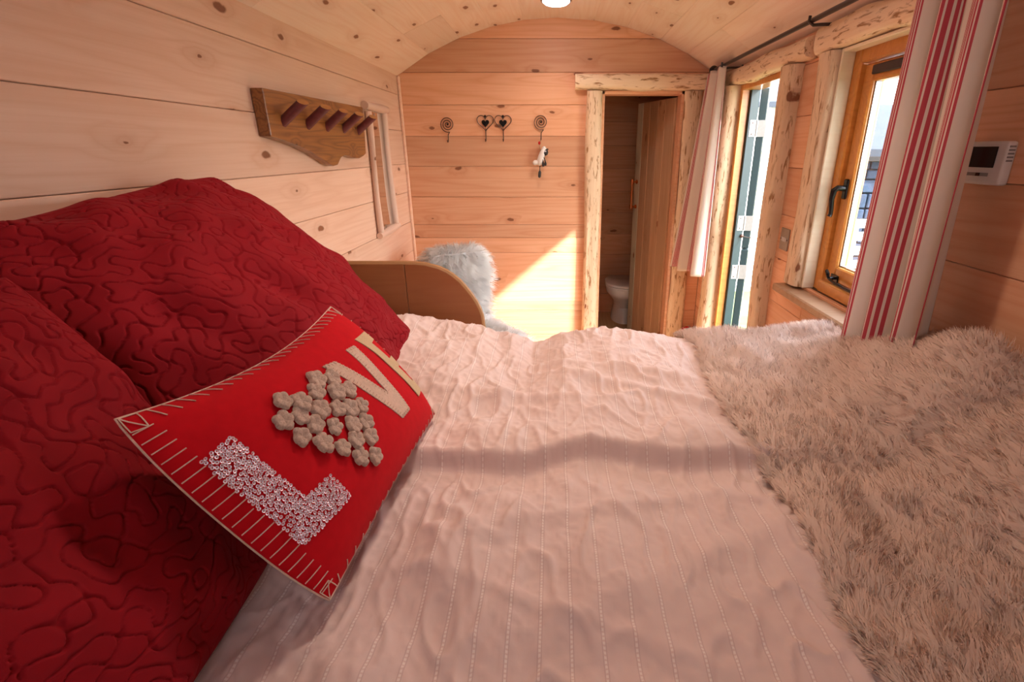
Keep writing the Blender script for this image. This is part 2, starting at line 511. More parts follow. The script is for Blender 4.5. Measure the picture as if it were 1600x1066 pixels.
def mat_curtain():
    t = NT('curtain_stripe')
    uv = t.n('ShaderNodeTexCoord').outputs['UV']
    sep = t.n('ShaderNodeSeparateXYZ'); t.l(uv, sep.inputs[0])
    f = t.math('FRACT', t.math('DIVIDE', sep.outputs[0], 0.155))
    cr, rd = (0.80, 0.70, 0.62), (0.54, 0.085, 0.11)
    stops = [(0.0, cr)]
    for a, b in ((0.40, 0.435), (0.46, 0.50), (0.525, 0.575), (0.60, 0.65), (0.675, 0.715), (0.74, 0.775)):
        stops += [(a, rd), (b, cr)]
    c = t.ramp(f, stops, 'CONSTANT')
    w = t.noise(uv, 700, 2)
    bs = t.n('ShaderNodeBsdfDiffuse'); t.put(bs.inputs[0], c); t.l(t.bump(w, 0.2, 0.0008), bs.inputs['Normal'])
    tr = t.n('ShaderNodeBsdfTranslucent'); t.put(tr.inputs[0], c)
    mx = t.n('ShaderNodeMixShader'); mx.inputs[0].default_value = 0.28
    t.l(bs.outputs[0], mx.inputs[1]); t.l(tr.outputs[0], mx.inputs[2]); t.l(mx.outputs[0], t.out.inputs[0])
    return t.m
M['curtain'] = mat_curtain()
def mat_glass():
    t = NT('window_glass')
    tr = t.n('ShaderNodeBsdfTransparent'); tr.inputs[0].default_value = (0.93, 0.96, 0.97, 1)
    gl = t.n('ShaderNodeBsdfGlossy'); gl.inputs['Roughness'].default_value = 0.02
    fr = t.n('ShaderNodeLayerWeight'); fac = t.math('ADD', t.math('MULTIPLY', t.math('POWER', fr.outputs['Facing'], 4.0), 0.4), 0.03)
    mx = t.n('ShaderNodeMixShader'); t.l(fac, mx.inputs[0]); t.l(tr.outputs[0], mx.inputs[1]); t.l(gl.outputs[0], mx.inputs[2])
    t.l(mx.outputs[0], t.out.inputs[0])
    return t.m
M['glass'] = mat_glass()
def mat_mirror():
    t = NT('mirror_glass')
    gl = t.n('ShaderNodeBsdfGlossy'); gl.inputs['Roughness'].default_value = 0.01; gl.inputs[0].default_value = (0.86, 0.87, 0.86, 1)
    t.l(gl.outputs[0], t.out.inputs[0]); return t.m
M['mirror'] = mat_mirror()
def mat_sequin():
    t = NT('sequin')
    b = t.bsdf(t.mix(t.noise(t.obj(), 150, 2), (0.86, 0.68, 0.76), (0.78, 0.72, 0.82)), 0.38, Metallic=0.45)
    b.inputs['Thin Film Thickness'].default_value = 420; b.inputs['Thin Film IOR'].default_value = 1.5
    return t.m
M['sequin'] = mat_sequin()
def mat_emit(name, col, s):
    t = NT(name); e = t.n('ShaderNodeEmission'); t.put(e.inputs[0], col); e.inputs[1].default_value = s
    t.l(e.outputs[0], t.out.inputs[0]); return t.m
M['lamp_glow'] = mat_emit('lamp_glow', (0.95, 0.88, 1.0), 6.0)

def fnoise(n, m, Lx, Ly, lo, hi, seed, ax=1.0, ay=1.0):
    """band-limited noise on an n x m grid over Lx x Ly metres, wavelengths lo..hi, unit deviation"""
    r = np.random.default_rng(seed)
    F = np.fft.fft2(r.standard_normal((n, m)))
    kx = np.fft.fftfreq(n, Lx/n)[:, None]*ax; ky = np.fft.fftfreq(m, Ly/m)[None, :]*ay
    k = np.sqrt(kx**2 + ky**2)
    F *= np.exp(-(k*lo)**4*0.9) * (1 - np.exp(-(k*hi)**4*0.9))
    g = np.fft.ifft2(F).real
    return g / g.std()
def sstep(a, b, x):
    t = np.clip((x-a)/(b-a), 0, 1); return t*t*(3-2*t)

# ------------------------------------------------------------------ the room shell
XL, XR, YB, YN, ZF = -1.05, 1.08, 3.77, -0.75, -1.55
ZS, ZA = 0.462, 0.795          # spring and crown of the vaulted ceiling
WT = 0.08
def struct(name, mb, mat, label, **kw):
    o = mb.build(name, mat, None, **kw); tag(o, label, None, None, 'structure'); return o

floor = struct('floor', MB().span((XL-.1, YN-.1, ZF-.08), (XR+.1, 5.2, ZF-.02)), M['backing'], 'boarded wooden floor of the hut')
k = 0
for i in range(12):
    w = (XR-XL)/12
    plank('floor_plank', floor, frame_m((XL + w*(i+.5), (YN+5.05)/2, ZF), (0,1,0), (-1,0,0)), 5.05-YN, w, 0.02, M['floorwood'])

def rows_wall(parent, to_m, rows, u0, u1, openings, mat, seed, T=0.018, joints=0.5, arch=None):
    rr = random.Random(seed)
    for z0, z1 in zip(rows[:-1], rows[1:]):
        a, b = (u0, u1) if arch is None else arch(z0, u0, u1)
        pieces = [(a, b, z0, z1)]
        for (oa, ob, oz0, oz1) in openings:
            new = []
            for (pa, pb, p0, p1) in pieces:
                if ob <= pa or oa >= pb or oz1 <= p0 or oz0 >= p1: new.append((pa, pb, p0, p1)); continue
                if oa > pa: new.append((pa, oa, p0, p1))
                if ob < pb: new.append((ob, pb, p0, p1))
                if oz0 > p0 + .004: new.append((max(pa, oa), min(pb, ob), p0, oz0))
                if oz1 < p1 - .004: new.append((max(pa, oa), min(pb, ob), oz1, p1))
            pieces = new
        for (pa, pb, p0, p1) in pieces:
            segs = [pa, pb]
            if pb - pa > 1.5 and rr.random() < joints: segs.insert(1, pa + (pb-pa)*rr.uniform(.25, .75))
            for s0, s1 in zip(segs[:-1], segs[1:]):
                m = to_m((s0+s1)/2, (p0+p1)/2, rr.uniform(-0.0012, 0.0012))
                plank('plank', parent, m, s1-s0, p1-p0, T, mat)

# left wall
wall_left = struct('wall_left', MB().span((XL-.10, YN-.1, ZF-.05), (XL-.02, YB+.1, ZS+.06)), M['backing'], 'pale pine boarded wall behind the red pillows')
rows_wall(wall_left, lambda u, w, d: frame_m((XL+d, u, w), (0,1,0), (0,0,1)),
          [-1.55, -1.32, -1.11, -.90, -.69, -.483, -.277, -.088, .124, .346, .47], YN, YB, [], M['pine_pale'], 3, joints=.35)

# back wall with the bathroom doorway
DX0, DX1, DZ = .31, .862, .372
mb = MB()
mb.span((XL-.1, YB+.02, ZF-.05), (DX0, YB+.09, ZA+.1)); mb.span((DX1, YB+.02, ZF-.05), (XR+.1, YB+.09, ZA+.1)); mb.span((DX0, YB+.02, DZ), (DX1, YB+.09, ZA+.1))
wall_back = struct('wall_back', mb, M['backing'], 'warm pine boarded end wall with hooks and the bathroom doorway')
def zb(v): return at(868, v, Y=YB).z
RAD = ((1.065**2) + (ZA-ZS)**2) / (2*(ZA-ZS)); ACX = (XL+XR)/2; ACZ = ZA - RAD
def arch(z0, u0, u1):
    if z0 < ZS: return u0, u1
    h = math.sqrt(max(.01, (RAD+.03)**2 - (z0-ACZ)**2)); return ACX-h, ACX+h
rows_wall(wall_back, lambda u, w, d: frame_m((u, YB-d, w), (1,0,0), (0,0,1)),
          [-1.55, -1.36, -1.16, -.965, zb(471.6), zb(394.6), zb(371.5), zb(351), zb(308), zb(260), zb(213), zb(164), zb(113), zb(60), .86], XL, XR,
          [(DX0, DX1, -2, DZ)], M['pine_warm'], 5, joints=.12, arch=arch)

# right wall with door and window openings
DY0, DY1, WY0, WY1, WZ0, WZ1, OZ = 2.62, 3.26, 1.52, 2.14, -.555, .352, .352
mb = MB()
xa, xb = XR+.02, XR+WT
for y0, y1, z0, z1 in ((YN-.1, WY0, ZF-.05, ZS+.06), (WY0, WY1, ZF-.05, WZ0), (WY0, WY1, WZ1, ZS+.06), (WY1, DY0, ZF-.05, ZS+.06), (DY0, DY1, OZ, ZS+.06), (DY1, YB+.1, ZF-.05, ZS+.06)):
    mb.span((xa, y0, z0), (xb, y1, z1))
wall_right = struct('wall_right', mb, M['backing'], 'pine boarded wall with the window and the outside door')
rows_wall(wall_right, lambda u, w, d: frame_m((XR-d, u, w), (0,-1,0), (0,0,1)),
          [-1.55, -1.33, -1.12, -.91, -.70, -.49, -.285, -.075, .14, .345, .47], YN, YB, [(WY0, WY1, WZ0, WZ1), (DY0, DY1, -2, OZ)], M['pine_warm'], 8, joints=.4)

# wall behind the viewer, its window added for fill light
NX0, NX1, NZ0, NZ1 = -.34, .34, .05, .44
mb = MB()
for x0, x1, z0, z1 in ((XL-.1, NX0, ZF-.05, ZA+.1), (NX1, XR+.1, ZF-.05, ZA+.1), (NX0, NX1, ZF-.05, NZ0), (NX0, NX1, NZ1, ZA+.1)): mb.span((x0, YN-.1, z0), (x1, YN-.02, z1))
wall_near = struct('wall_near', mb, M['backing'], 'pine boarded end wall with an added fill window beside the bed')
w2 = thing('fill_window', 'added unseen wooden window in the end wall, for fill light on the bed', None, (0, YN-.05, NZ0)); w2['kind'] = 'structure'  # unseen window, added to brighten the bed
for a_, b_ in (((NX0, NZ0), (NX0+.05, NZ1)), ((NX1-.05, NZ0), (NX1, NZ1)), ((NX0+.05, NZ0), (NX1-.05, NZ0+.05)), ((NX0+.05, NZ1-.05), (NX1-.05, NZ1)), ((-.025, NZ0+.05), (.025, NZ1-.05))):
    MB().span((a_[0], YN-.09, a_[1]), (b_[0], YN-.01, b_[1])).build('frame', M['stained'], w2, bevel=.005)
for x0, x1 in ((NX0+.045, -.02), (.02, NX1-.045)): MB().span((x0, YN-.052, NZ0+.045), (x1, YN-.048, NZ1-.045)).build('pane', M['glass'], w2)
rows_wall(wall_near, lambda u, w, d: frame_m((u, YN+d, w), (-1,0,0), (0,0,1)), [-1.55, -1.3, -1.05, -.8, -.55, -.3, -.05, .2, .45, .65, .86], XL, XR, [(NX0, NX1, NZ0, NZ1)], M['pine_warm'], 9, joints=0, arch=arch)

# vaulted ceiling
mb = MB(); n = 24; vs = []
for i in range(n+1):
    th = math.asin(1.065/RAD)*1.06*(2*i/n-1)
    for rad in (RAD+.035, RAD+.10):
        for y in (YN-.1, YB+.1): vs.append((ACX+rad*math.sin(th), y, ACZ+rad*math.cos(th)))
fs = []
for i in range(n):
    a, b = i*4, i*4+4
    fs += [(a, a+1, b+1, b), (a+2, b+2, b+3, a+3), (a, b, b+2, a+2), (a+1, a+3, b+3, b+1)]
fs += [(0, 2, 3, 1), (n*4, n*4+1, n*4+3, n*4+2)]
mb.add(vs, fs)
ceiling = struct('ceiling', mb, M['backing'], 'pine boards of the vaulted ceiling, coloured paler for the light on them')
bx = [XL, -.83, -.62, -.42, -.21, .02, .25, .46, .68, .86, XR]
rr = random.Random(4)
for x0, x1 in zip(bx[:-1], bx[1:]):
    t0, t1 = math.asin(max(-1, (x0-ACX)/RAD)), math.asin((x1-ACX)/RAD); tm = (t0+t1)/2
    chord = 2*RAD*math.sin((t1-t0)/2); rad = RAD*math.cos((t1-t0)/2)
    ys = [YN] + sorted([rr.uniform(.2, 1.3), rr.uniform(1.9, 3.3)]) + [YB]
    for y0, y1 in zip(ys[:-1], ys[1:]):
        plank('plank', ceiling, frame_m((ACX+rad*math.sin(tm), (y0+y1)/2, ACZ+rad*math.cos(tm)+rr.uniform(-.001, .001)), (0,1,0), (math.cos(tm), 0, -math.sin(tm))), y1-y0, chord+.003, .02, M['pine_ceiling'])

# corner batten
struct('trim_1', MB().span((XL, YB-.022, ZF), (XL+.018, YB, ZS)), M['pine_pale'], 'thin pine batten in the corner beside the mirror', bevel=.004)

# bathroom shell
mb = MB(); mb.span((-.25, 5.0, ZF-.05), (1.2, 5.08, .5)); bathwall = struct('wall_bathroom', mb, M['backing'], 'dim pine boarded bathroom wall seen through the doorway')
rows_wall(bathwall, lambda u, w, d: frame_m((u, 4.98-d, w), (1,0,0), (0,0,1)), [-1.55, -1.36, -1.16, -.96, -.76, -.56, -.36, -.16, .04, .24, .5], -.25, 1.2, [], M['pine_warm'], 12, joints=0)
bw2 = struct('wall_bathroom_left', MB().span((-.28, YB+.09, ZF-.05), (-.2, 5.05, .5)), M['backing'], 'side wall of the bathroom')
rows_wall(bw2, lambda u, w, d: frame_m((-.18+d, u, w), (0,1,0), (0,0,1)), [-1.55, -1.3, -1.05, -.8, -.55, -.3, -.05, .2, .5], YB+.1, 4.98, [], M['pine_warm'], 13, joints=0)
bw3 = struct('wall_bathroom_right', MB().span((1.12, YB+.09, ZF-.05), (1.2, 5.05, .5)), M['backing'], 'outer side wall of the bathroom')
struct('ceiling_bathroom', MB().span((-.3, YB+.09, .45), (1.2, 5.08, .53)), M['pine_warm'], 'low bathroom ceiling')

# ------------------------------------------------------------------ doorway casing of the bathroom
def xback(u, v): return at(u, v, Y=YB).x
beam('trim_2', None, frame_m(((.205+.315)/2, YB, (ZF+DZ+.0)/2), (0,0,1), (-1,0,0)), DZ-ZF-.005, .112, .05, M['log'], .007, 21, 22, label='pale waney log casing left of the bathroom doorway', kind='structure')
beam('trim_3', None, frame_m((.925, YB, (ZF+DZ)/2), (0,0,1), (-1,0,0)), DZ-ZF-.005, .115, .045, M['log'], .007, 22, 22, label='pale waney log casing right of the bathroom doorway', kind='structure')
beam('trim_4', None, frame_m(((.14+.99)/2, YB, (.372+.475)/2), (1,0,0), (0,0,1)), .87, .104, .055, M['log'], .006, 23, 16, label='heavy log lintel over the bathroom doorway', kind='structure')
dl = thing('trim_5', 'thin pine lining inside the bathroom doorway', None, (.58, YB+.04, ZF)); dl['kind'] = 'structure'
MB().span((DX0, YB-.02, ZF), (DX0+.02, YB+.1, DZ)).build('lining_jamb', M['pine_warm'], dl, bevel=.002)
MB().span((DX1-.02, YB-.02, ZF), (DX1, YB+.1, DZ)).build('lining_jamb', M['pine_warm'], dl, bevel=.002)
MB().span((DX0, YB-.02, DZ-.022), (DX1, YB+.1, DZ)).build('lining_head', M['pine_warm'], dl, bevel=.002)

# bathroom door leaf, open inwards
hinge = Vector((.838, YB+.09, 0)); ang = R(19.0)
dirv = Vector((-math.sin(ang), math.cos(ang), 0)); nrmv = Vector((-math.cos(ang), -math.sin(ang), 0))
door2 = thing('door_2', 'half open bathroom door of vertical boards with a copper handle', None, (hinge.x, hinge.y, ZF)); door2['kind'] = 'structure'
ws = [.13, .10, .12, .11, .09]; pos = 0
zc = (ZF+.02 + DZ-.03)/2; hh = DZ-.03 - ZF-.02
for i, w in enumerate(ws):
    c = hinge + dirv*(pos + w/2)
    plank('door_board', door2, frame_m((c.x, c.y, zc) + nrmv*0 if False else Vector((c.x, c.y, zc)) + nrmv*.012, (0,0,1), dirv), hh, w, .028, M['palegreen'] if i == len(ws)-1 else M['greydoor'], cham=.004)
    pos += w
e = hinge + dirv*(pos-.05) + nrmv*.012
hz0, hz1 = -.435, -.24
hd = MB().tube([e + nrmv*.045 + Vector((0,0,hz0-.02)), e + nrmv*.045 + Vector((0,0,hz1+.02))], .009, 10).build('handle', M['copper'], door2, smooth=True)
for z in (hz0, hz1):
    MB().tube([e + Vector((0,0,z)), e + nrmv*.006 + Vector((0,0,z)), e + nrmv*.007 + Vector((0,0,z)), e + nrmv*.045 + Vector((0,0,z))], [.016, .016, .008, .008], 10).build('handle_mount', M['copper'], hd, smooth=True)
    MB().tube([e + nrmv*.045 + Vector((0,0,z-.016)), e + nrmv*.045 + Vector((0,0,z+.016))], .0125, 10).build('pipe_collar', M['copper'], hd, smooth=True)

# ------------------------------------------------------------------ outside door on the right wall
XO = XR + WT
beam('trim_6', None, frame_m((XR, 3.345, (ZF+OZ)/2), (0,0,1), (0,1,0)), OZ-ZF, .15, .085, M['log'], .012, 31, 24, label='knotty round log post left of the outside door', kind='structure', bow=.012)
beam('trim_7', None, frame_m((XR, 2.552, (ZF+OZ)/2), (0,0,1), (0,1,0)), OZ-ZF, .135, .055, M['log'], .010, 32, 24, label='waney log post right of the outside door', kind='structure')
beam('trim_8', None, frame_m((XR, (2.36+3.70)/2, .393), (0,-1,0), (0,0,1)), 1.34, .092, .062, M['log'], .012, 33, 24, label='rough log lintel over the outside door', kind='structure')
beam('trim_9', None, frame_m((XR, 2.21, (WZ0+OZ)/2), (0,0,1), (0,1,0)), OZ-WZ0, .13, .045, M['log'], .008, 34, 18, label='pale log post between the outside door and the window', kind='structure')
beam('trim_10', None, frame_m((XR, (1.40+2.30)/2, .40), (0,-1,0), (0,0,1)), .90, .10, .05, M['log'], .012, 35, 24, label='rough log lintel over the window', kind='structure')
beam('trim_11', None, frame_m((XR, 1.50, (WZ0+OZ)/2), (0,0,1), (0,1,0)), OZ-WZ0, .08, .03, M['log'], .006, 36, 18, label='log post on the curtained side of the window', kind='structure')

door1 = thing('door_1', 'outside stable door standing open with dark green edge and steel hinges', None, (XO, 3.2, ZF)); door1['kind'] = 'structure'
xi = XR-.01
def sp(name, mat, par, a, b, bev=.003): return MB().span(a, b).build(name, mat, par, bevel=bev)
sp('jamb', M['stained'], door1, (xi, DY1-.035, ZF), (XR+.035, DY1, OZ))
sp('jamb_outer', M['green_paint'], door1, (XR+.035, DY1-.06, ZF), (XO+.005, DY1, OZ))
sp('jamb', M['stained'], door1, (xi, DY0, ZF), (XR+.035, DY0+.02, OZ))
sp('jamb_outer', M['green_paint'], door1, (XR+.035, DY0, ZF), (XO+.005, DY0+.02, OZ))
sp('head', M['stained'], door1, (xi, DY0+.02, OZ-.03), (XO+.005, DY1-.035, OZ))
sp('threshold', M['stained'], door1, (xi, DY0, ZF-.02), (XO+.005, DY1, ZF+.02))
hp = Vector((XO+.012, DY1-.055, 0))
a2 = R(20.0)                       # leaf direction swings almost flat against the outer wall
ld = Vector((math.sin(a2)*1.0, math.cos(a2), 0)); ln = Vector((math.cos(a2), -math.sin(a2), 0))
def leaf_part(name, par, mat, s0, s1, n0, n1, z0, z1, bev=.003):
    c = hp + ld*((s0+s1)/2) + ln*((n0+n1)/2); c.z = (z0+z1)/2
    rot = Matrix((ld, ln, Vector((0,0,1)))).transposed()
    return MB().box(c, (abs(s1-s0), abs(n1-n0), z1-z0), rot).build(name, mat, par, bevel=bev)
for z0, z1, nm in ((-.575, OZ-.02, 'upper_leaf'), (ZF+.02, -.585, 'lower_leaf')):
    lf = leaf_part(nm, door1, M['green_paint'], 0, .60, 0, .042, z0, z1)
    leaf_part('leaf_lining', lf, M['cream_paint'], .02, .58, .042, .048, z0+.02, z1-.02)
for z in (at(1176, 201, Y=3.2).z, at(1155, 349, Y=3.2).z, at(1146, 425, Y=3.2).z, -1.35):
    c = Vector((XO+.008, DY1-.058, z))
    h = MB().span((XO-.034, DY1-.0625, z-.045), (XO+.004, DY1-.0595, z+.045)).build('hinge', M['galvanised'], door1, bevel=.001)
    MB().tube([c + Vector((0,-.003,-.045)), c + Vector((0,-.003,.045))], .006, 8).build('hinge_pin', M['galvanised'], h, smooth=True)
    leaf_part('hinge_flap', h, M['galvanised'], -.003, 0.0, .004, .048, z-.045, z+.045, .0005)
    for dz in (-.03, .03):
        MB().lathe([(.0045, 0), (.003, .002)], (XO-.018, DY1-.0625, z+dz), (0,-1,0), 8).build('screw', M['iron'], h)
hk = MB().tube([Vector((XO+.0, DY1-.062, -.50)), Vector((XO+.03, DY1-.09, -.505)), Vector((XO+.10, DY1-.20, -.50)), Vector((XO+.16, DY1-.30, -.495))], .003, 6).build('cabin_hook', M['steel'], door1, smooth=True)
MB().ell((XO+.0, DY1-.066, -.50), (.012, .008, .012)).build('hook_eye', M['iron'], hk, smooth=True)

# ------------------------------------------------------------------ window
win = thing('window_1', 'orange stained wooden casement window half behind the striped curtain', None, (XR+.06, (WY0+WY1)/2, WZ0)); win['kind'] = 'structure'
rv = .012
sp('reveal', M['log_white'], win, (XR-.02, WY1-rv, WZ0), (XR+.03, WY1, WZ1)); sp('reveal', M['log_white'], win, (XR-.02, WY0, WZ0), (XR+.03, WY0+rv, WZ1))
sp('reveal', M['log_white'], win, (XR-.02, WY0+rv, WZ1-rv), (XR+.03, WY1-rv, WZ1))
fx0, fx1, fw = XR+.03, XO+.02, .055
sp('frame', M['stained'], win, (fx0, WY1-fw, WZ0), (fx1, WY1, WZ1), .006); sp('frame', M['stained'], win, (fx0, WY0, WZ0), (fx1, WY0+fw, WZ1), .006)
sp('frame', M['stained'], win, (fx0, WY0+fw, WZ1-fw), (fx1, WY1-fw, WZ1), .006); sp('frame', M['stained'], win, (fx0-.01, WY0+fw, WZ0), (fx1, WY1-fw, WZ0+.05), .006)
cy0, cy1, cz0, cz1, cw = WY0+fw+.004, WY1-fw-.004, WZ0+.054, WZ1-fw-.004, .062
cs = MB().span((fx0+.018, cy1-cw, cz0), (fx1-.005, cy1, cz1)).build('casement', M['stained'], win, bevel=.006)
sp('stile', M['stained'], cs, (fx0+.018, cy0, cz0), (fx1-.005, cy0+cw, cz1), .006)
sp('rail', M['stained'], cs, (fx0+.018, cy0+cw, cz0), (fx1-.005, cy1-cw, cz0+cw), .006); sp('rail', M['stained'], cs, (fx0+.018, cy0+cw, cz1-cw), (fx1-.005, cy1-cw, cz1), .006)
sp('glazing_spacer', M['steel'], cs, (fx0+.030, cy1-cw-.006, cz0+cw), (fx0+.05, cy1-cw, cz1-cw), .001)
sp('glazing_spacer', M['steel'], cs, (fx0+.034, cy0+cw, cz0+cw), (fx0+.05, cy1-cw, cz0+cw+.006), .001)
sp('pane', M['glass'], win, (fx0+.036, cy0+cw-.008, cz0+cw-.008), (fx0+.040, cy1-cw+.008, cz1-cw+.008), 0)
sp('trickle_vent', M['rod_metal'], win, (fx0+.004, cy0+.03, cz1-.042), (fx0+.018, cy1-.07, cz1-.012), .003)
# espagnolette handle
hy, hzz = cy1-cw/2, at(1298, 300, X=fx0+.01).z
hx = fx0+.018
hn = MB().span((hx-.010, hy-.014, hzz-.02), (hx, hy+.014, hzz+.055)).build('window_handle', M['black_metal'], win, bevel=.004)
MB().tube([(hx-.008, hy, hzz+.02), (hx-.035, hy, hzz+.022), (hx-.046, hy+.004, hzz+.012), (hx-.047, hy+.008, hzz-.02), (hx-.040, hy+.012, hzz-.055), (hx-.036, hy+.016, hzz-.078), (hx-.040, hy+.016, hzz-.088)], [.011, .011, .012, .010, .009, .008, .009], 10).build('lever', M['black_metal'], hn, smooth=True)
# casement stay
sz = cz0+.028; sx = hx-.012
st = MB().tube([(hx+.0, cy1-.07, sz-.01), (sx-.012, cy1-.07, sz-.012), (sx-.016, cy1-.13, sz-.018), (sx-.014, cy1-.34, sz-.026)], .006, 8).build('casement_stay', M['black_metal'], win, smooth=True)
MB().tube([(sx-.012, cy1-.07, sz-.012), (sx-.02, cy1-.065, sz+.008), (sx-.028, cy1-.075, sz+.02), (sx-.03, cy1-.09, sz+.012), (sx-.026, cy1-.088, sz+.002)], [.006, .006, .007, .007, .005], 8).build('stay_curl', M['black_metal'], st, smooth=True)
MB().span((hx-.006, cy1-.10, sz-.026), (hx, cy1-.045, sz+.004)).build('stay_plate', M['black_metal'], st, bevel=.002)
sp('window_sill', M['greydoor'], win, (XR-.085, WY0-.05, WZ0-.045), (fx0+.02, 2.275, WZ0-.012), .006)

# ------------------------------------------------------------------ outdoors
ZG = ZF - .75
struct('ground', MB().span((-6, -14, ZG-.1), (40, 40, ZG)), M['grass'], 'grassy ground outside the hut')
barn = thing('stone_barn', 'low grey stone barn with a slate roof seen through the window', 'building', (8.0, 10.5, ZG))
rr = random.Random(6)
MB().span((4.6, 10.42, ZG), (14, 13.5, ZG+2.3)).build('core', M['stone_dark'], barn)
mb = MB(); nb = 0
zz = ZG
stone_meshes = []
while zz < ZG+2.1:
    hgt = rr.uniform(.16, .30); x = 4.6
    while x < 9.5:
        w = rr.uniform(.22, .55)
        vis = 5.2 < x < 8.6 and zz > ZG+.6
        tgt = MB().box((x+w/2, 10.38, zz+hgt/2), (w-.03, rr.uniform(.06, .13), hgt-.03))
        if vis: tgt.build('stone', M['stone'], barn, bevel=.015)
        else: mb.add(tgt.v, tgt.f)
        x += w
    zz += hgt
mb.build('stones', M['stone'], barn, kind='stuff')
rf = MB().add([(4.3, 10.1, ZG+2.20), (14.3, 10.1, ZG+2.20), (14.3, 12, ZG+3.1), (4.3, 12, ZG+3.1), (4.3, 10.1, ZG+2.32), (14.3, 10.1, ZG+2.32), (14.3, 12, ZG+3.22), (4.3, 12, ZG+3.22)],
              [(0,1,2,3), (7,6,5,4), (0,4,5,1), (1,5,6,2), (2,6,7,3), (3,7,4,0)]).build('roof', M['slate'], barn)
MB().span((4.4, 10.05, ZG+2.1), (14.2, 10.13, ZG+2.2)).build('gutter', M['black_metal'], barn, bevel=.01)
cab = thing('white_cabin', 'sunlit white weatherboard cabin seen through the outside door', 'building', (3.8, 8.6, ZG))
MB().span((2.6, 8.6, ZG), (4.4, 10.0, ZG+2.95)).build('core', M['white_boards'], cab)
for i in range(15):
    z = ZG + .1 + i*.19
    MB().add([(2.55, 8.52, z), (4.45, 8.52, z), (4.45, 8.6, z), (2.55, 8.6, z), (2.55, 8.575, z+.2), (4.45, 8.575, z+.2), (4.45, 8.6, z+.2), (2.55, 8.6, z+.2)],
             [(0,1,2,3), (4,7,6,5), (0,4,5,1), (1,5,6,2), (2,6,7,3), (3,7,4,0)]).build('weatherboard', M['white_boards'], cab)
MB().add([(2.3, 8.3, ZG+2.9), (4.7, 8.3, ZG+2.9), (4.7, 10.2, ZG+3.5), (2.3, 10.2, ZG+3.5), (2.3, 8.3, ZG+2.98), (4.7, 8.3, ZG+2.98), (4.7, 10.2, ZG+3.58), (2.3, 10.2, ZG+3.58)],
         [(0,1,2,3), (7,6,5,4), (0,4,5,1), (1,5,6,2), (2,6,7,3), (3,7,4,0)]).build('roof', M['slate'], cab)
bn = thing('garden_bench', 'white painted slatted bench standing outside below the window', 'bench', (4.0, 5.9, ZG))
for x in (3.3, 4.9): MB().span((x, 5.7, ZG), (x+.06, 6.15, ZG+1.5)).build('bench_end', M['white_boards'], bn, bevel=.01)
for z in (ZG+.95, ZG+1.12, ZG+1.29, ZG+1.44): MB().span((3.2, 6.1, z), (5.1, 6.14, z+.1)).build('back_slat', M['white_boards'], bn, bevel=.008)
for y in (5.72, 5.86, 6.0): MB().span((3.2, y, ZG+.7), (5.1, y+.1, ZG+.74)).build('seat_slat', M['white_boards'], bn, bevel=.008)

# ------------------------------------------------------------------ bed
def noise_at(G, x, y, x0, x1, y0, y1):
    n, m = G.shape
    fx = np.clip((x-x0)/(x1-x0)*(n-1), 0, n-1.001); fy = np.clip((y-y0)/(y1-y0)*(m-1), 0, m-1.001)
    i = fx.astype(int); j = fy.astype(int); a = fx-i; b = fy-j
    return G[i,j]*(1-a)*(1-b) + G[i+1,j]*a*(1-b) + G[i,j+1]*(1-a)*b + G[i+1,j+1]*a*b
BN = dict(x0=-1.2, x1=1.2, y0=-.8, y1=2.2)
g_big = fnoise(256, 320, 2.4, 3.0, .16, .6, 41)
g_mid = fnoise(512, 640, 2.4, 3.0, .05, .16, 42, ax=.75)
g_rd1 = fnoise(512, 640, 2.4, 3.0, .13, .5, 43, ax=.5, ay=1.0)
g_rd2 = fnoise(512, 640, 2.4, 3.0, .035, .12, 44, ax=.7)
def bed_z(x, y, detail=1.0, fold=1.0):
    ridge = np.interp(x, [-1.1, -.53, -.39, -.25, -.16, -.08, .03, .17, .40, .51, .8, 1.1], [-.562, -.567, -.594, -.616, -.643, -.674, -.638, -.627, -.641, -.655, -.655, -.65])
    w = sstep(1.05, 1.65, y)
    z = -.662*(1-w) + ridge*w
    yf = .985 + .018*np.sin(x*6.5+.6) + .012*np.sin(x*17)
    up = np.where(y > yf, np.exp(-np.clip(y-yf, 0, 9)/.45), 1.0)
    z = z + .042*(fold*sstep(yf-.030, yf+.004, y) + (1-fold)*sstep(yf-.10, yf+.08, y))*up
    z = z - .012*np.exp(-((y-yf+.05)/.06)**2)
    # soft puffs
    z = z + .012*np.exp(-((x-.12)/.28)**2 - ((y-1.35)/.2)**2) + .012*np.exp(-((x+.05)/.35)**2 - ((y-.72)/.16)**2)
    # long diagonal creases
    for (cx0, cy0, dx, dy, a, wd, ln) in ((.15, 1.42, 1, -.35, .012, .022, .32), (.30, 1.25, 1, -.5, .010, .02, .3), (-.1, 1.25, 1, -.12, .008, .018, .3), (.02, .80, 1, .22, .008, .02, .35), (.2, .66, 1, .5, .010, .03, .25), (.0, .58, 1, -.4, .006, .016, .3), (-.16, 1.5, .25, -1, -.016, .035, .3)):
        l = math.hypot(dx, dy); s = ((x-cx0)*dx + (y-cy0)*dy)/l; q = ((x-cx0)*-dy + (y-cy0)*dx)/l
        z = z + a*np.exp(-(q/wd)**2)*np.exp(-(s/ln)**4)
    z = z + .0055*noise_at(g_big, x, y, **BN)
    if detail:
        r1 = np.abs(noise_at(g_rd1, x, y, **BN)); r2 = np.abs(noise_at(g_rd2, x, y, **BN))
        m1 = sstep(-.6, 1.2, noise_at(g_big, x*.7+.2, y*.8, **BN))
        z = z + detail*((.0046 + .0040*m1)*np.exp(-(r1/.42)**2) + .0027*np.exp(-(r2/.36)**2) + .0009*noise_at(g_mid, x, y, **BN))
    return z

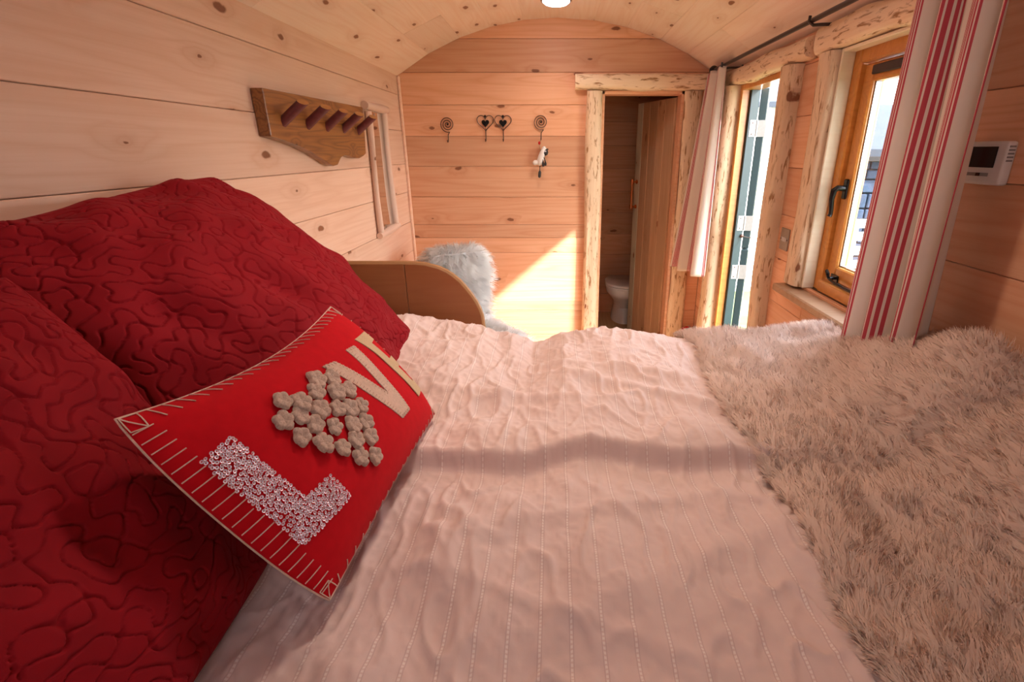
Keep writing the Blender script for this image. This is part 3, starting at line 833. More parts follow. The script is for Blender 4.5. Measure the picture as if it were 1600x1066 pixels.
bed = thing('bed', 'built-in double bed with a curved laminated guard panel', 'bed', (0, .8, ZF))
MB().span((XL+.01, YN+.05, ZF), (XR-.01, 1.80, -.92)).build('bed_base', M['laminate'], bed, bevel=.004)
MB().span((XL+.02, YN+.06, -.92), (XR-.03, 1.76, -.71)).build('mattress', M['mattress'], bed, bevel=.04, seg=4, smooth=True)
YP = 1.93
def pxz(u, v): p = at(u, v, Y=YP); return (p.x, p.z)
curve = [pxz(*q) for q in ((631,413),(650,413.6),(664,415),(685,420.5),(697,426),(706,432),(717,441),(726,451),(735,462),(743,474),(748,484),(751.5,494),(754,512),(756,530))]
curve.append((curve[-1][0]+.004, ZF)); xs0 = curve[0][0]
gp = MB().prism([(xs0+.001, ZF)] + [(xs0+.001, curve[0][1])] + curve[1:], lambda a, b, h: (a, h, b), YP, YP+.022).build('guard_panel', M['laminate'], bed, bevel=.002)
ztop = curve[0][1]
MB().span((XL+.004, YP, ZF), (xs0-.001, YP+.022, ztop+.001)).build('guard_panel', M['laminate'], bed, bevel=.002)
MB().tube([(x, YP+.011, z) for x, z in [(XL+.01, ztop), (xs0, ztop)] + curve[1:]], .0112, 8).build('edge_strip', M['laminate_edge'], gp, smooth=True)

# duvet
nx, ny = 340, 430
xs = np.linspace(-1.02, .60, nx); qs = np.linspace(-.55, 2.22, ny)
Xg, Q = np.meshgrid(xs, qs, indexing='ij')
YE, RE = 1.745, .10
th = np.clip((Q-YE)/RE, 0, math.pi/2); ext = np.clip(Q-YE-RE*math.pi/2, 0, 9)
Yg = np.where(Q < YE, Q, YE + RE*np.sin(th)); drop = RE*(1-np.cos(th)) + ext
Zg = bed_z(Xg, np.minimum(Yg, 1.84)) - drop
Yg = Yg + np.where(Q > YE+.1, .012*np.sin(Xg*23)*np.clip(ext/.15, 0, 1), 0)
Zg = Zg - .03*sstep(.52, .60, Xg)
V = np.stack([Xg, Yg, Zg], -1).reshape(-1, 3)
duv = raw_mesh('duvet', V, grid_quads(nx, ny, flip=True), M['duvet'], uv=np.stack([Xg.ravel(), Q.ravel()], 1))
tag(duv, 'rumpled white cotton duvet with stitched rows, coloured pink for bounced light, spread over the bed', 'duvet')
md = duv.modifiers.new('thickness', 'SOLIDIFY'); md.thickness = .012; md.offset = -1

# fur maker
def fur_mesh(name, P, N, comb, length, width, mat, parent, seed, clump=.02, clumpf=.55, seg=3, spread=.35, droop=.25):
    r = np.random.default_rng(seed); n = len(P)
    L = length*(.6 + .7*r.random(n))
    cell = np.floor(P[:, :3]/clump).astype(np.int64)
    h = (cell[:,0]*73856093) ^ (cell[:,1]*19349663) ^ (cell[:,2]*83492791)
    hr = np.stack([((h*(k*2+1)*2654435761) % 1000003)/1000003. for k in range(1, 5)], 1)
    cdir = N + comb + (hr[:, :3]-.5)*1.0*np.array([1, 1, .5])
    ccen = (cell + .5 + (hr[:, [1, 2, 0]]-.5)*.6)*clump
    d = cdir + r.standard_normal((n, 3))*spread
    d /= np.linalg.norm(d, axis=1)[:, None]
    tip = P + d*L[:, None]
    ctip = ccen + cdir/np.linalg.norm(cdir, axis=1)[:, None]*length
    ctip += N*((P-ccen)*N).sum(1)[:, None]
    tip = tip*(1-clumpf) + ctip*clumpf
    tip[:, 2] -= droop*L*r.random(n)
    mid_dir = N*.8 + d*.5
    mid_dir /= np.linalg.norm(mid_dir, axis=1)[:, None]
    side = np.cross(d, N) + .25*r.standard_normal((n, 3)); side -= d*(side*d).sum(1)[:, None]; flip = ((np.cross(side, d)*N).sum(1) < 0); side[flip] *= -1; side /= np.linalg.norm(side, axis=1)[:, None] + 1e-9
    W = width*(.6 + .8*r.random(n))
    vs = np.empty((n, (seg+1)*2, 3))
    for i in range(seg+1):
        t = i/seg
        p = P*(1-t)**2 + (P + mid_dir*L[:, None]*.55)*2*t*(1-t) + tip*t*t
        ww = (W*(1-.93*t**1.5))[:, None]*.5
        vs[:, 2*i] = p - side*ww; vs[:, 2*i+1] = p + side*ww
    base = (np.arange(n)*(seg+1)*2)[:, None]
    qs = np.concatenate([base + np.array([[2*i, 2*i+1, 2*i+3, 2*i+2]]) for i in range(seg)], 1).reshape(-1, 4)
    o = raw_mesh(name, vs.reshape(-1, 3), qs, mat, parent)
    # soft pile: strands take most of their shading direction from the hide below
    nv = np.repeat((N*.8 + d*.35)[:, None, :], (seg+1)*2, 1).reshape(-1, 3); nv /= np.linalg.norm(nv, axis=1)[:, None]
    o.data.normals_split_custom_set_from_vertices(nv.astype(np.float32))
    o['kind'] = 'stuff'
    return o

# fur throw over the foot of the bed
throw = thing('fur_throw', 'long-haired cream faux fur throw spread across the foot of the bed', 'throw', (.75, .9, -.68))
g_thr = fnoise(256, 512, 2.4, 3.0, .10, .4, 51)
def throw_z(x, y):
    z = bed_z(x, y, 0.0, 0.25) + .014
    wall = sstep(.62, 1.03, x)**1.3
    rise = np.interp(y, [-.6, .3, .8, 1.02, 1.12, 1.25, 1.4, 1.6, 1.8], [.19, .19, .19, .185, .195, .165, .11, .035, .02])
    z = z + wall*rise
    z = z - .016*np.exp(-((y-.99+.1*(x-.6))/.06)**2)*sstep(.5, .65, x)
    z = z + .004*noise_at(g_thr, x, y, **BN)*sstep(.46, .56, x)
    return z
tx0, tx1 = .45, 1.03
def throw_pt(a, q):
    """a 0..1 across, q arc length along the bed"""
    th = np.clip((q-YE)/RE, 0, math.pi/2); ext = np.clip(q-YE-RE*math.pi/2, 0, 9)
    y = np.where(q < YE, q, YE + (RE+.02)*np.sin(th)); drop = RE*(1-np.cos(th)) + ext
    x = tx0 + .014*np.sin(y*9) + .03*sstep(1.2, 1.75, y) + a*(tx1-tx0-.03*sstep(1.2, 1.75, y)*(1-a))
    z = throw_z(x, np.minimum(y, 1.84)) - drop
    z = z - .014*np.exp(-a*30)
    return np.stack([x, y, z], -1)
A, Qt = np.meshgrid(np.linspace(0, 1, 70), np.linspace(-.55, 2.1, 260), indexing='ij')
Pt = throw_pt(A, Qt)
tb = raw_mesh('backing', Pt.reshape(-1, 3), grid_quads(70, 260, flip=True), M['fur_cream'], throw)
md = tb.modifiers.new('thickness', 'SOLIDIFY'); md.thickness = .01; md.offset = -1
NF = 130000
a = rng.random(NF); q = -.1 + 2.1*rng.random(NF)
# denser where the throw is close to the eye and along its free edge
a[:7000] = rng.random(7000)*.02
P = throw_pt(a, q); e = 1e-3
Na = np.cross(throw_pt(a+e, q)-P, throw_pt(a, q+e)-P); Na /= np.linalg.norm(Na, axis=1)[:, None]
comb = np.zeros_like(P); comb[:, 0] = -.15 + .15*np.sin(P[:, 1]*7+P[:, 0]*5); comb[:, 1] = .32
fur_mesh('fur_pile', P, Na, comb, .033, .0017, M['fur_cream'], throw, 61, clump=.017, clumpf=.5)

# ------------------------------------------------------------------ pillows and cushion
def pillow_surface(c00, c10, c11, c01, T, inset, power=2.6, rnd=0.0):
    c00, c10, c11, c01 = [np.array(c, float) for c in (c00, c10, c11, c01)]
    nrm = np.cross(c01-c00, c10-c00); nrm /= np.linalg.norm(nrm)
    def f(s, t, side=1.0):
        s = np.asarray(s, float); t = np.asarray(t, float)
        a = 2*s-1; b = 2*t-1
        i4 = inset if isinstance(inset, tuple) else (inset,)*4      # how far the four edges are drawn in
        ia = np.where(a < 0, i4[0], i4[1]); ib = np.where(b < 0, i4[2], i4[3])
        ss = .5 + .5*a*(1 - ia*(1-b**2)*np.abs(a)**2); tt = .5 + .5*b*(1 - ib*(1-a**2)*np.abs(b)**2)
        k = 1 - rnd*np.abs(a*b)**3; ss = .5 + (ss-.5)*k; tt = .5 + (tt-.5)*k
        base = ((1-ss)*(1-tt))[..., None]*c00 + (ss*(1-tt))[..., None]*c10 + (ss*tt)[..., None]*c11 + ((1-ss)*tt)[..., None]*c01
        h = T*(np.clip(1-np.abs(a)**power, 0, 1)**.72)*(np.clip(1-np.abs(b)**power, 0, 1)**.72)
        return base + (h*side)[..., None]*nrm
    return f, nrm

def make_pillow(name, corners, T, n, label, seed, quilt=True, Tb=None, mat=None, wrinkle=.006, inset=.10, power=2.6, parent=None, rnd=0.0, lam=.036, depth=.0056):
    f, nrm = pillow_surface(*corners, T, inset, power, rnd)
    c00, c10, c11, c01 = [np.array(c, float) for c in corners]
    Lx = np.linalg.norm(c10-c00); Ly = np.linalg.norm(c01-c00)
    g = np.linspace(0, 1, n)
    # vertices packed a little denser near the seam
    g = .5 - .5*np.cos(math.pi*g)*.35 - .5*(1-2*g)*.65
    S, T_ = np.meshgrid(g, g, indexing='ij')
    Pf = f(S, T_, 1.0); Pb = f(S, T_, -(Tb or T*.6)/T)
    dS = np.gradient(Pf, axis=0); dT = np.gradient(Pf, axis=1)
    Nf = np.cross(dT, dS); Nf /= np.linalg.norm(Nf, axis=-1)[..., None] + 1e-12
    edge = np.clip(np.minimum(np.minimum(S, 1-S), np.minimum(T_, 1-T_))/.04, 0, 1)
    big = fnoise(n, n, Lx, Ly, .10, .4, seed)
    Pf = Pf + Nf*(wrinkle*big*edge)[..., None]
    if quilt:
        q = fnoise(n, n, Lx, Ly, lam, lam*1.6, seed+1)
        puff = 1 - np.exp(-(np.abs(q)/.15)**1.6)
        Pf = Pf + Nf*(depth*(puff-.5)*np.clip(edge*1.5, .0, 1))[..., None]
    V = np.concatenate([Pf.reshape(-1, 3), Pb.reshape(-1, 3)])
    Q = np.concatenate([grid_quads(n, n), grid_quads(n, n, n*n, flip=True)])
    o = raw_mesh(name, V, Q, mat or M['quilt'], parent)
    bm = bmesh.new(); bm.from_mesh(o.data); bmesh.ops.remove_doubles(bm, verts=bm.verts, dist=1e-5); bm.to_mesh(o.data); bm.free()
    if label: tag(o, label, 'pillow', 'red quilted pillows')
    return o, f

make_pillow('quilted_pillow', [(-.99, .70, -.14), (-.99, 1.53, -.055), (-.475, 1.66, -.615), (-.50, .80, -.66)], .125, 400,
            'deep red quilted pillow leaning on the boarded wall behind the love cushion', 71, inset=(.0, -.13, .02, .02), rnd=.05, lam=.033, depth=.0062)
make_pillow('quilted_pillow', [(-.93, -.06, -.16), (-.80, .735, -.165), (-.465, .66, -.640), (-.49, -.10, -.65)], .10, 400,
            'deep red quilted pillow nearest the bottom corner, in front of the other pillow', 74, inset=(0, -.05, .02, -.02), rnd=.03, lam=.031, depth=.0055)

# love cushion
CA, CB, CC, CD = (-.521, .529, -.297), (-.489, 1.06, -.318), (-.300, 1.121, -.615), (-.332, .564, -.620)
LT = .064
_m = (Vector(CA)+Vector(CB)+Vector(CC)+Vector(CD))/4
CA, CB, CC, CD = [tuple(_m + (Vector(q_)-_m)*1.033) for q_ in (CA, CB, CC, CD)]
lc = thing('love_cushion', 'bright red felt cushion appliqued with LOVE, a flower heart for the O', 'cushion', (-.38, .82, -.64))
LI = (-.02, -.07, .19, .07)
surf, cn = pillow_surface(CA, CB, CC, CD, LT, LI, 3.0, .035)
cov, _ = make_pillow('cover', [CA, CB, CC, CD], LT, 120, None, 77, quilt=False, mat=M['felt'], wrinkle=.0004, Tb=.06, inset=LI, power=3.0, parent=lc, rnd=.035)
def sp_at(s, t, lift=0.0):
    s = np.asarray(s, float); t = np.asarray(t, float); e = 2e-3
    p = surf(s, t); ds = surf(np.clip(s+e, 0, 1), t) - surf(np.clip(s-e, 0, 1), t); dt = surf(s, np.clip(t+e, 0, 1)) - surf(s, np.clip(t-e, 0, 1))
    nn = np.cross(dt, ds); nn = nn/(np.linalg.norm(nn, axis=-1)[..., None] + 1e-12)
    return p + nn*lift, nn, ds/(np.linalg.norm(ds, axis=-1)[..., None]+1e-12)
LW, LH = .53, .376          # size of the cushion face
def inside(poly, x, y):
    c = False; n = len(poly); j = n-1
    for i in range(n):
        if (poly[i][1] > y) != (poly[j][1] > y) and x < (poly[j][0]-poly[i][0])*(y-poly[i][1])/(poly[j][1]-poly[i][1]) + poly[i][0]: c = not c
        j = i
    return c
# sequin letter L
L_poly = [(.045, .268), (.121, .2525), (.130, .605), (.2175, .6125), (.226, .752), (.0525, .737)]
rr = random.Random(3); pts = []
while len(pts) < 760:
    ok = False
    for _ in range(400):
        s, t = rr.uniform(.045, .24), rr.uniform(.25, .765)
        if inside(L_poly, s, t) and all(((s-a)*LW)**2 + ((t-b)*LH)**2 > .0035**2 for a, b in pts):
            pts.append((s, t)); ok = True; break
    if not ok: break
mb = MB()
for s, t in pts:
    p, nn, dx = sp_at(s, t, .0016 + rr.uniform(0, .0008))
    nn = Vector(nn) + Vector((rr.gauss(0, .14), rr.gauss(0, .14), rr.gauss(0, .14))); nn.normalize()
    x = nn.orthogonal().normalized(); y = nn.cross(x); p = Vector(p); r0 = .0027
    vs = [p + (x*math.cos(k*math.pi/4) + y*math.sin(k*math.pi/4))*r0 + nn*.0007 for k in range(8)] + [p + (x*math.cos(k*math.pi/4) + y*math.sin(k*math.pi/4))*r0*.35 for k in range(8)]
    mb.add(vs, [(k, (k+1) % 8, 8+(k+1) % 8, 8+k) for k in range(8)])
sq = mb.build('sequin_letter', M['sequin'], lc, kind='stuff'); sq['label'] = 'letter L of iridescent sequins'

def patch(name, poly, mat, lift=.0022, sub=3, thick=.002):
    """felt applique: outline in (s,t) laid over the cushion face"""
    bm = bmesh.new()
    vs = []
    out = []
    for i in range(len(poly)):
        a, b = poly[i], poly[(i+1) % len(poly)]
        k = max(1, int(math.hypot((a[0]-b[0])*LW, (a[1]-b[1])*LH)/.008))
        out += [(a[0]+(b[0]-a[0])*q/k, a[1]+(b[1]-a[1])*q/k) for q in range(k)]
    f = bm.faces.new([bm.verts.new((s*LW, t*LH, 0)) for s, t in out])
    bmesh.ops.triangulate(bm, faces=[f])
    for _ in range(sub):
        es = [e for e in bm.edges if e.calc_length() > .010]
        if es: bmesh.ops.subdivide_edges(bm, edges=es, cuts=1); bmesh.ops.triangulate(bm, faces=bm.faces)
    st = np.array([(v.co.x/LW, v.co.y/LH) for v in bm.verts])
    P, nn, _ = sp_at(st[:, 0], st[:, 1], lift); org = WO[lc.name]
    for v, p in zip(bm.verts, P): v.co = Vector(p) - org
    bmesh.ops.recalc_face_normals(bm, faces=bm.faces)
    bm.normal_update()
    if sum(f.normal.dot(Vector(cn)) for f in bm.faces) < 0: bmesh.ops.reverse_faces(bm, faces=bm.faces)
    ret = bmesh.ops.extrude_face_region(bm, geom=list(bm.faces))
    for g in ret['geom']:
        if isinstance(g, bmesh.types.BMVert): g.co -= Vector(cn)*thick
    bmesh.ops.recalc_face_normals(bm, faces=bm.faces)
    me = bpy.data.meshes.new(name); bm.to_mesh(me); bm.free(); me.materials.append(mat)
    o = bpy.data.objects.new(name, me); return link(o, lc, org)
V_poly = [(.52, .240), (.5825, .2575), (.672, .575), (.6825, .2475), (.7425, .2575), (.7175, .7425), (.640, .735)]
lv = patch('letter_v', V_poly, M['felt_cream']); lv['label'] = 'cream felt letter V with blanket stitching'
E_poly = [(.7875, .235), (.93, .240), (.935, .315), (.868, .318), (.885, .46), (.94, .465), (.945, .54), (.898, .538), (.918, .675), (.955, .68), (.96, .765), (.8575, .76), (.8175, .3775)]
le = patch('letter_e', E_poly, M['felt_gold']); le['label'] = 'gold glitter felt letter E'
rr = random.Random(8)
cxy = (sum(p[0] for p in V_poly)/7, sum(p[1] for p in V_poly)/7)
for i in range(len(V_poly)):
    a, b = Vector(V_poly[i]), Vector(V_poly[(i+1) % len(V_poly)])
    ln = math.hypot((b-a).x*LW, (b-a).y*LH); k = max(2, int(ln/.0075))
    nrm2 = Vector((-(b-a).y*LH/LW, (b-a).x*LW/LH)); nrm2 /= math.hypot(nrm2.x*LW, nrm2.y*LH)
    mid = (a+b)/2 + nrm2*.004
    if not inside(V_poly, mid.x, mid.y): nrm2 = -nrm2
    for q in range(k):
        p0 = a + (b-a)*((q+.5)/k) - nrm2*.001; p1 = p0 + nrm2*.008
        w0, _, _ = sp_at(p0.x, p0.y, .0018); w1, _, _ = sp_at(p1.x, p1.y, .0042)
        MB().tube([w0, w1], .0009, 4).build('stitch', M['yarn'], lv)

# crochet flowers forming a heart
F_st = [(.445,.275),(.5,.315),(.4,.3175),(.46,.375),(.515,.41),(.2875,.2575),(.325,.31),(.3575,.3875),(.4125,.4375),(.4525,.4775),(.5,.5075),(.24,.325),(.2875,.3525),(.3025,.42),(.3475,.485),(.4075,.5425),(.46,.5775),(.24,.42),(.2725,.5),(.31,.575),(.37,.5975),(.43,.6425),(.3375,.665),(.3875,.7225)]
def flower_mesh(seed, r0):
    rr = random.Random(seed); nr, nt = 6, 30; vs = []; fs = []
    ph = rr.uniform(0, 6)
    for i in range(nr+1):
        u = i/nr
        for k in range(nt):
            th = 2*math.pi*k/nt
            pet = .66 + .34*abs(math.cos(2.5*th+ph))**.55
            rad = r0*u*(1 + (pet-1)*u*u)*(1+.05*math.sin(3*th+seed))
            z = .0040 + .0040*math.sin(min(u*1.25, 1)*math.pi*.62)*(.35 + .65*abs(math.cos(2.5*th+ph))**.6) + .0005*math.sin(15*th)*u - (.0065 if u > .99 else 0)
            if u < .1: z += .0012
            vs.append((rad*math.cos(th), rad*math.sin(th), z))
    for i in range(nr):
        for k in range(nt):
            l = (k+1) % nt; fs.append((i*nt+k, i*nt+l, (i+1)*nt+l, (i+1)*nt+k))
    # raised petal edge cord
    for k in range(nt):
        pass
    me = bpy.data.meshes.new('crochet_flower'); me.from_pydata(vs, [], fs); me.materials.append(M['crochet'])
    me.polygons.foreach_set('use_smooth', [True]*len(fs)); return me
fm = [flower_mesh(k, .0190) for k in range(4)]
for i, (s, t) in enumerate(F_st):
    p, nn, dx = sp_at(s, t, .0012 + .0025*rr.random())
    nn = Vector(nn) + Vector((rr.gauss(0, .08), rr.gauss(0, .08), rr.gauss(0, .08))); nn.normalize()
    x = Vector(dx); x = (x - nn*x.dot(nn)).normalized(); y = nn.cross(x)
    a = rr.uniform(0, 6); x2 = x*math.cos(a) + y*math.sin(a); y2 = nn.cross(x2)
    m = Matrix((x2, y2, nn)).transposed().to_4x4(); m.translation = Vector(p)
    o = place(bpy.data.objects.new('crochet_flower', fm[i % 4]), lc, m)
    o.scale = Vector((1, 1, 1))*rr.uniform(.88, 1.05)

# blanket stitching round the seam
def stitch(p0, p1, l0=.0015, l1=.0012, r=.00085):
    w = [sp_at(p0[0] + (p1[0]-p0[0])*q, p0[1] + (p1[1]-p0[1])*q, l0 + (l1-l0)*q)[0] for q in (0, .33, .66, 1)]
    MB().tube(w, r, 5).build('blanket_stitch', M['yarn'], lc)
for k in range(21):
    t = .075 + .87*k/20
    stitch((.004, t), (.045 + .006*rr.random(), t-.004))
for k in range(24):
    s = .07 + .88*k/23
    stitch((s, .006), (s + .012, .050 + .012*rr.random()))
for k in range(20):
    s = .06 + .9*k/19
    stitch((s, .994), (s+.006, .95))
for k in range(14):
    t = .08 + .86*k/13
    stitch((.996, t), (.955, t))
for c, d in (((0, 0), (1, 1)), ((0, 1), (1, -1)), ((1, 0), (-1, 1)), ((1, 1), (-1, -1))):
    for p in ((.035, .004), (.028, .055), (.004, .05)):
        stitch((abs(c[0]-.004), abs(c[1]-.004)), (c[0]+d[0]*p[0]*1.3, c[1]+d[1]*p[1]*1.3))
    stitch((c[0]+d[0]*.046, c[1]+d[1]*.005), (c[0]+d[0]*.036, c[1]+d[1]*.072)); stitch((c[0]+d[0]*.036, c[1]+d[1]*.072), (c[0]+d[0]*.005, c[1]+d[1]*.065))
loop = [(0, t) for t in np.linspace(0, 1, 30)[:-1]] + [(s, 1) for s in np.linspace(0, 1, 40)[:-1]] + [(1, t) for t in np.linspace(1, 0, 30)[:-1]] + [(s, 0) for s in np.linspace(1, 0, 40)[:-1]]
MB().tube([surf(np.float64(s), np.float64(t)) for s, t in loop], .0014, 6, closed=True).build('edge_thread', M['yarn'], lc, smooth=True)

# ------------------------------------------------------------------ coat rack on the left wall
XF = XL + .045
rack = thing('coat_rack', 'live-edge walnut board with five bark-covered pegs on the pale wall', 'coat rack', (XL, 2.4, -.1))
bp = [(410,137),(424,213),(445,219),(470,229),(490,239),(505.6,249),(515,256),(522,259.5),(528,258),(531,251),(533.5,246),(539,242.5),(548,244),(556,247),(562,247.5),(568,244),(572,240),(569,190),(566.5,167.5)]
poly = [(p.y, p.z) for p in (at(u, v, X=XF) for u, v in bp)]
brd = MB().prism(poly, lambda a, b, h: (h, a, b), XL+.001, XF)
# keep the grain along the board: local x must run along y
def build_local(mb, name, mat, parent, xa, ya, origin, bevel=.004, seg=2, smooth=False):
    fm_ = frame_m(origin, xa, ya); inv = fm_.inverted()
    me = bpy.data.meshes.new(name); me.from_pydata([inv @ Vector(p) for p in mb.v], [], mb.f)
    mats = mat if isinstance(mat, (list, tuple)) else [mat]
    for m_ in mats: me.materials.append(m_)
    me.polygons.foreach_set('material_index', mb.mi)
    bm = bmesh.new(); bm.from_mesh(me); bmesh.ops.recalc_face_normals(bm, faces=bm.faces)
    if bevel: bevel_bm(bm, bevel, seg, 25)
    bm.to_mesh(me); bm.free()
    if smooth:
        me.polygons.foreach_set('use_smooth', [True]*len(me.polygons)); me.set_sharp_from_angle(angle=R(40))
    return place(bpy.data.objects.new(name, me), parent, fm_)
build_local(brd, 'board', M['walnut'], rack, (0,1,0), (0,0,1), (XL, 2.4, .1), .003, 2)
for u, v in ((443,189),(481,194),(511,198),(537,201),(560,204)):
    b = at(u, v, X=XF); d = Vector((.80, -.04, .60)).normalized(); L = .106; r = .0178
    a1 = d.orthogonal().normalized(); b1 = d.cross(a1); n = 14; vs = []
    cutn = Vector((.35, -.45, .82)).normalized()          # slanting saw cut at the tip
    for k in range(n):
        o_ = (a1*math.cos(2*math.pi*k/n) + b1*math.sin(2*math.pi*k/n))*r*(1+.06*math.sin(3*k))
        vs.append(b - d*.012 + o_)
    tipc = b + d*L
    for k in range(n):
        o_ = (a1*math.cos(2*math.pi*k/n) + b1*math.sin(2*math.pi*k/n))*r*.97
        q = tipc + o_; sft = (tipc - q).dot(cutn)/d.dot(cutn); vs.append(q + d*sft*.8)
    fs = [(k, (k+1) % n, n+(k+1) % n, n+k) for k in range(n)] + [tuple(range(n))]
    pg = MB().add(vs, fs).add(vs[n:], [tuple(range(n))], 1)
    pg.build('peg', [M['bark'], M['peg_end']], rack, smooth=True, weld=True)

# ------------------------------------------------------------------ mirror
XM = XL + .02
mir = thing('wall_mirror', 'narrow mirror framed with peeled sticks hanging beside the coat rack', 'mirror', (XL, 3.18, -.5))
def stick(u0, v0, u1, v1, r, seed, over=.0, mat='stickwood'):
    rr = random.Random(seed); p0, p1 = at(u0, v0, X=XM), at(u1, v1, X=XM); n = 12
    d = p1-p0; L = d.length; xa = d.normalized(); pts = []; rs = []
    for i in range(n+1):
        t = i/n; pts.append(p0 + d*t + Vector((0, .010*math.sin(t*5+seed), .0)) * (1 if abs(xa.z) > .5 else 0)); rs.append(r*(1+.10*math.sin(t*7+seed) + rr.uniform(-.04, .04)))
    mb = MB().tube(pts, rs, 12)
    build_local(mb, 'frame_stick', M[mat], mir, xa, (1,0,0) if abs(xa.x) < .9 else (0,1,0), (p0+p1)/2, 0, smooth=True)
stick(574.5, 174, 596, 363, .0165, 1); stick(599.5, 177, 619.5, 351, .0165, 2)
stick(569.5, 164, 604.5, 172.5, .021, 3); stick(593.5, 369, 622.5, 351.5, .020, 4)
q = [at(u, v, X=XL+.008) for u, v in ((575,171),(602,175),(620,352),(596,364))]
MB().prism([(p.y, p.z) for p in q], lambda a, b, h: (h, a, b), XL+.001, XL+.008).build('mirror_glass', M['mirror'], mir)
for u, v in ((585, 180), (603.5, 353.5)):
    p = at(u, v, X=XL+.008); MB().lathe([(.009, 0), (.009, .002), (.004, .004)], p, (1,0,0), 10).build('mirror_clip', M['steel'], mir, smooth=True)

# ------------------------------------------------------------------ hooks on the back wall
def spiral_hook(u, v, label, hook_dx):
    c = at(u, v, Y=YB-.008)
    h = thing('spiral_hook', label, 'hook', (c.x, YB, c.z-.11), 'iron wall hooks'); pts = []
    turns = 3.0; r1 = .050
    for i in range(61):
        t = i/60; r = r1*(.06 + .94*t); a = -math.pi/2 + hook_dx - 2*math.pi*turns*(1-t)
        pts.append((c.x + r*math.cos(a), c.y, c.z + r*math.sin(a)))
    ex, ez = pts[-1][0], pts[-1][2]
    MB().tube(pts, [.0026]*61, 6).build('spiral', M['iron'], h, smooth=True)
    MB().tube([(ex, c.y, ez), (c.x+.001, c.y-.001, c.z-.066), (c.x, c.y-.002, c.z-.10), (c.x, c.y-.010, c.z-.112), (c.x, c.y-.028, c.z-.112), (c.x, c.y-.036, c.z-.100)], .003, 6).build('hook_prong', M['iron'], h, smooth=True)
    MB().lathe([(.006, 0), (.006, .003), (.003, .006)], (c.x, YB, c.z), (0,-1,0), 8).build('nail', M['black_metal'], h, smooth=True)
    return c
spiral_hook(699, 194.5, 'dark iron spiral hook with nothing on it, beside the mirror corner', .25)
c2 = spiral_hook(845.2, 191, 'dark iron spiral hook from which the toy sheep hangs', .35)
def heart(t):
    x = 16*math.sin(t)**3; y = 13*math.cos(t) - 5*math.cos(2*t) - 2*math.cos(3*t) - math.cos(4*t)
    return x/16, (y+2.5)/16
def heart_hook(u, v, label):
    c = at(u, v, Y=YB-.008)
    h = thing('heart_hook', label, 'hook', (c.x, YB, c.z-.12), 'iron wall hooks')
    MB().tube([(c.x + .0565*heart(t)[0], c.y, c.z + .055*heart(t)[1]) for t in np.linspace(0, 2*math.pi, 49)[:-1]], .0027, 6, closed=True).build('heart_outline', M['iron'], h, smooth=True)
    MB().prism([(.026*heart(t)[0], .027*heart(t)[1]) for t in np.linspace(0, 2*math.pi, 33)[:-1]], lambda a, b, hh: (c.x+a, hh, c.z-.002+b), YB-.010, YB-.006).build('inner_heart', M['black_metal'], h, bevel=.001)
    MB().tube([(c.x, c.y, c.z-.03), (c.x, c.y, c.z-.095), (c.x, c.y-.006, c.z-.112), (c.x, c.y-.026, c.z-.114), (c.x, c.y-.036, c.z-.100)], .003, 6).build('hook_prong', M['iron'], h, smooth=True)
    MB().ell((c.x, c.y-.001, c.z+.045), (.008, .006, .008)).build('stud', M['black_metal'], h, smooth=True)
heart_hook(758.4, 193, 'iron double-heart wall hook, the one nearer the mirror')
heart_hook(786, 193, 'iron double-heart wall hook, the one nearer the toy sheep')

# toy sheep hanging from the second spiral hook
sx_, sy_, sz_ = c2.x, YB-.036, c2.z-.112
sh = thing('toy_sheep', 'small hanging black and white toy sheep on a string', 'ornament', (sx_, sy_, sz_-.2))
ps = lambda u, v: at(u, v, Y=sy_)
k1 = ps(842.5, 225); MB().tube([(sx_, sy_, sz_+.004), tuple(k1), tuple(ps(844, 236))], .0012, 5).build('hanging_string', M['string'], sh)
MB().ell(ps(842.6, 223.5), (.008, .008, .011)).build('bead', M['red_paint'], sh, smooth=True)
bd = MB()
b0, b1, b2 = ps(850, 232), ps(846, 245), ps(843, 256)
bd.tube([b0 + (b0-b1)*.25, b0, (b0+b1)/2, b1, (b1+b2)/2, b2, b2 + (b2-b1)*.25], [.006, .014, .020, .023, .024, .019, .006], 12)
bd.build('body', M['toy_white'], sh, smooth=True)
MB().tube([ps(845, 254), ps(840, 254), ps(835, 254.5), ps(832.5, 255)], [.012, .016, .017, .008], 10).build('leg', M['toy_white'], sh, smooth=True)
MB().tube([ps(854, 233), ps(853, 237), ps(851.5, 240), ps(850, 243)], [.007, .018, .020, .008], 12).build('head', M['toy_black'], sh, smooth=True)
MB().ell(ps(850, 232.5), (.018, .016, .010)).build('wool_cap', M['toy_white'], sh, smooth=True)
for u, v in ((855, 233.5), (846.5, 235)):
    MB().ell(ps(u, v), (.010, .005, .005)).build('ear', M['toy_black'], sh, smooth=True)
for e_ in ((852.6, 236.5), (850.2, 236.8)):
    MB().ell(ps(*e_) + Vector((0, -.018, 0)), (.004, .004, .005)).build('eye', M['paper'], sh, smooth=True)
for pth in ([(847, 246), (848.5, 252), (849, 257.5)], [(850, 246), (852, 252), (852.3, 256)]):
    w = [ps(*q_) + Vector((0, -.016, 0)) for q_ in pth]; MB().tube(w + [w[-1] + Vector((0, 0, -.012))], [.003, .0035, .009, .006], 8).build('leg', M['toy_black'], sh, smooth=True)
MB().tube([ps(844, 257), ps(843.5, 266), ps(843.5, 269), ps(843, 276), ps(842.8, 278)], [.003, .003, .010, .010, .004], 8).build('leg', M['toy_black'], sh, smooth=True)

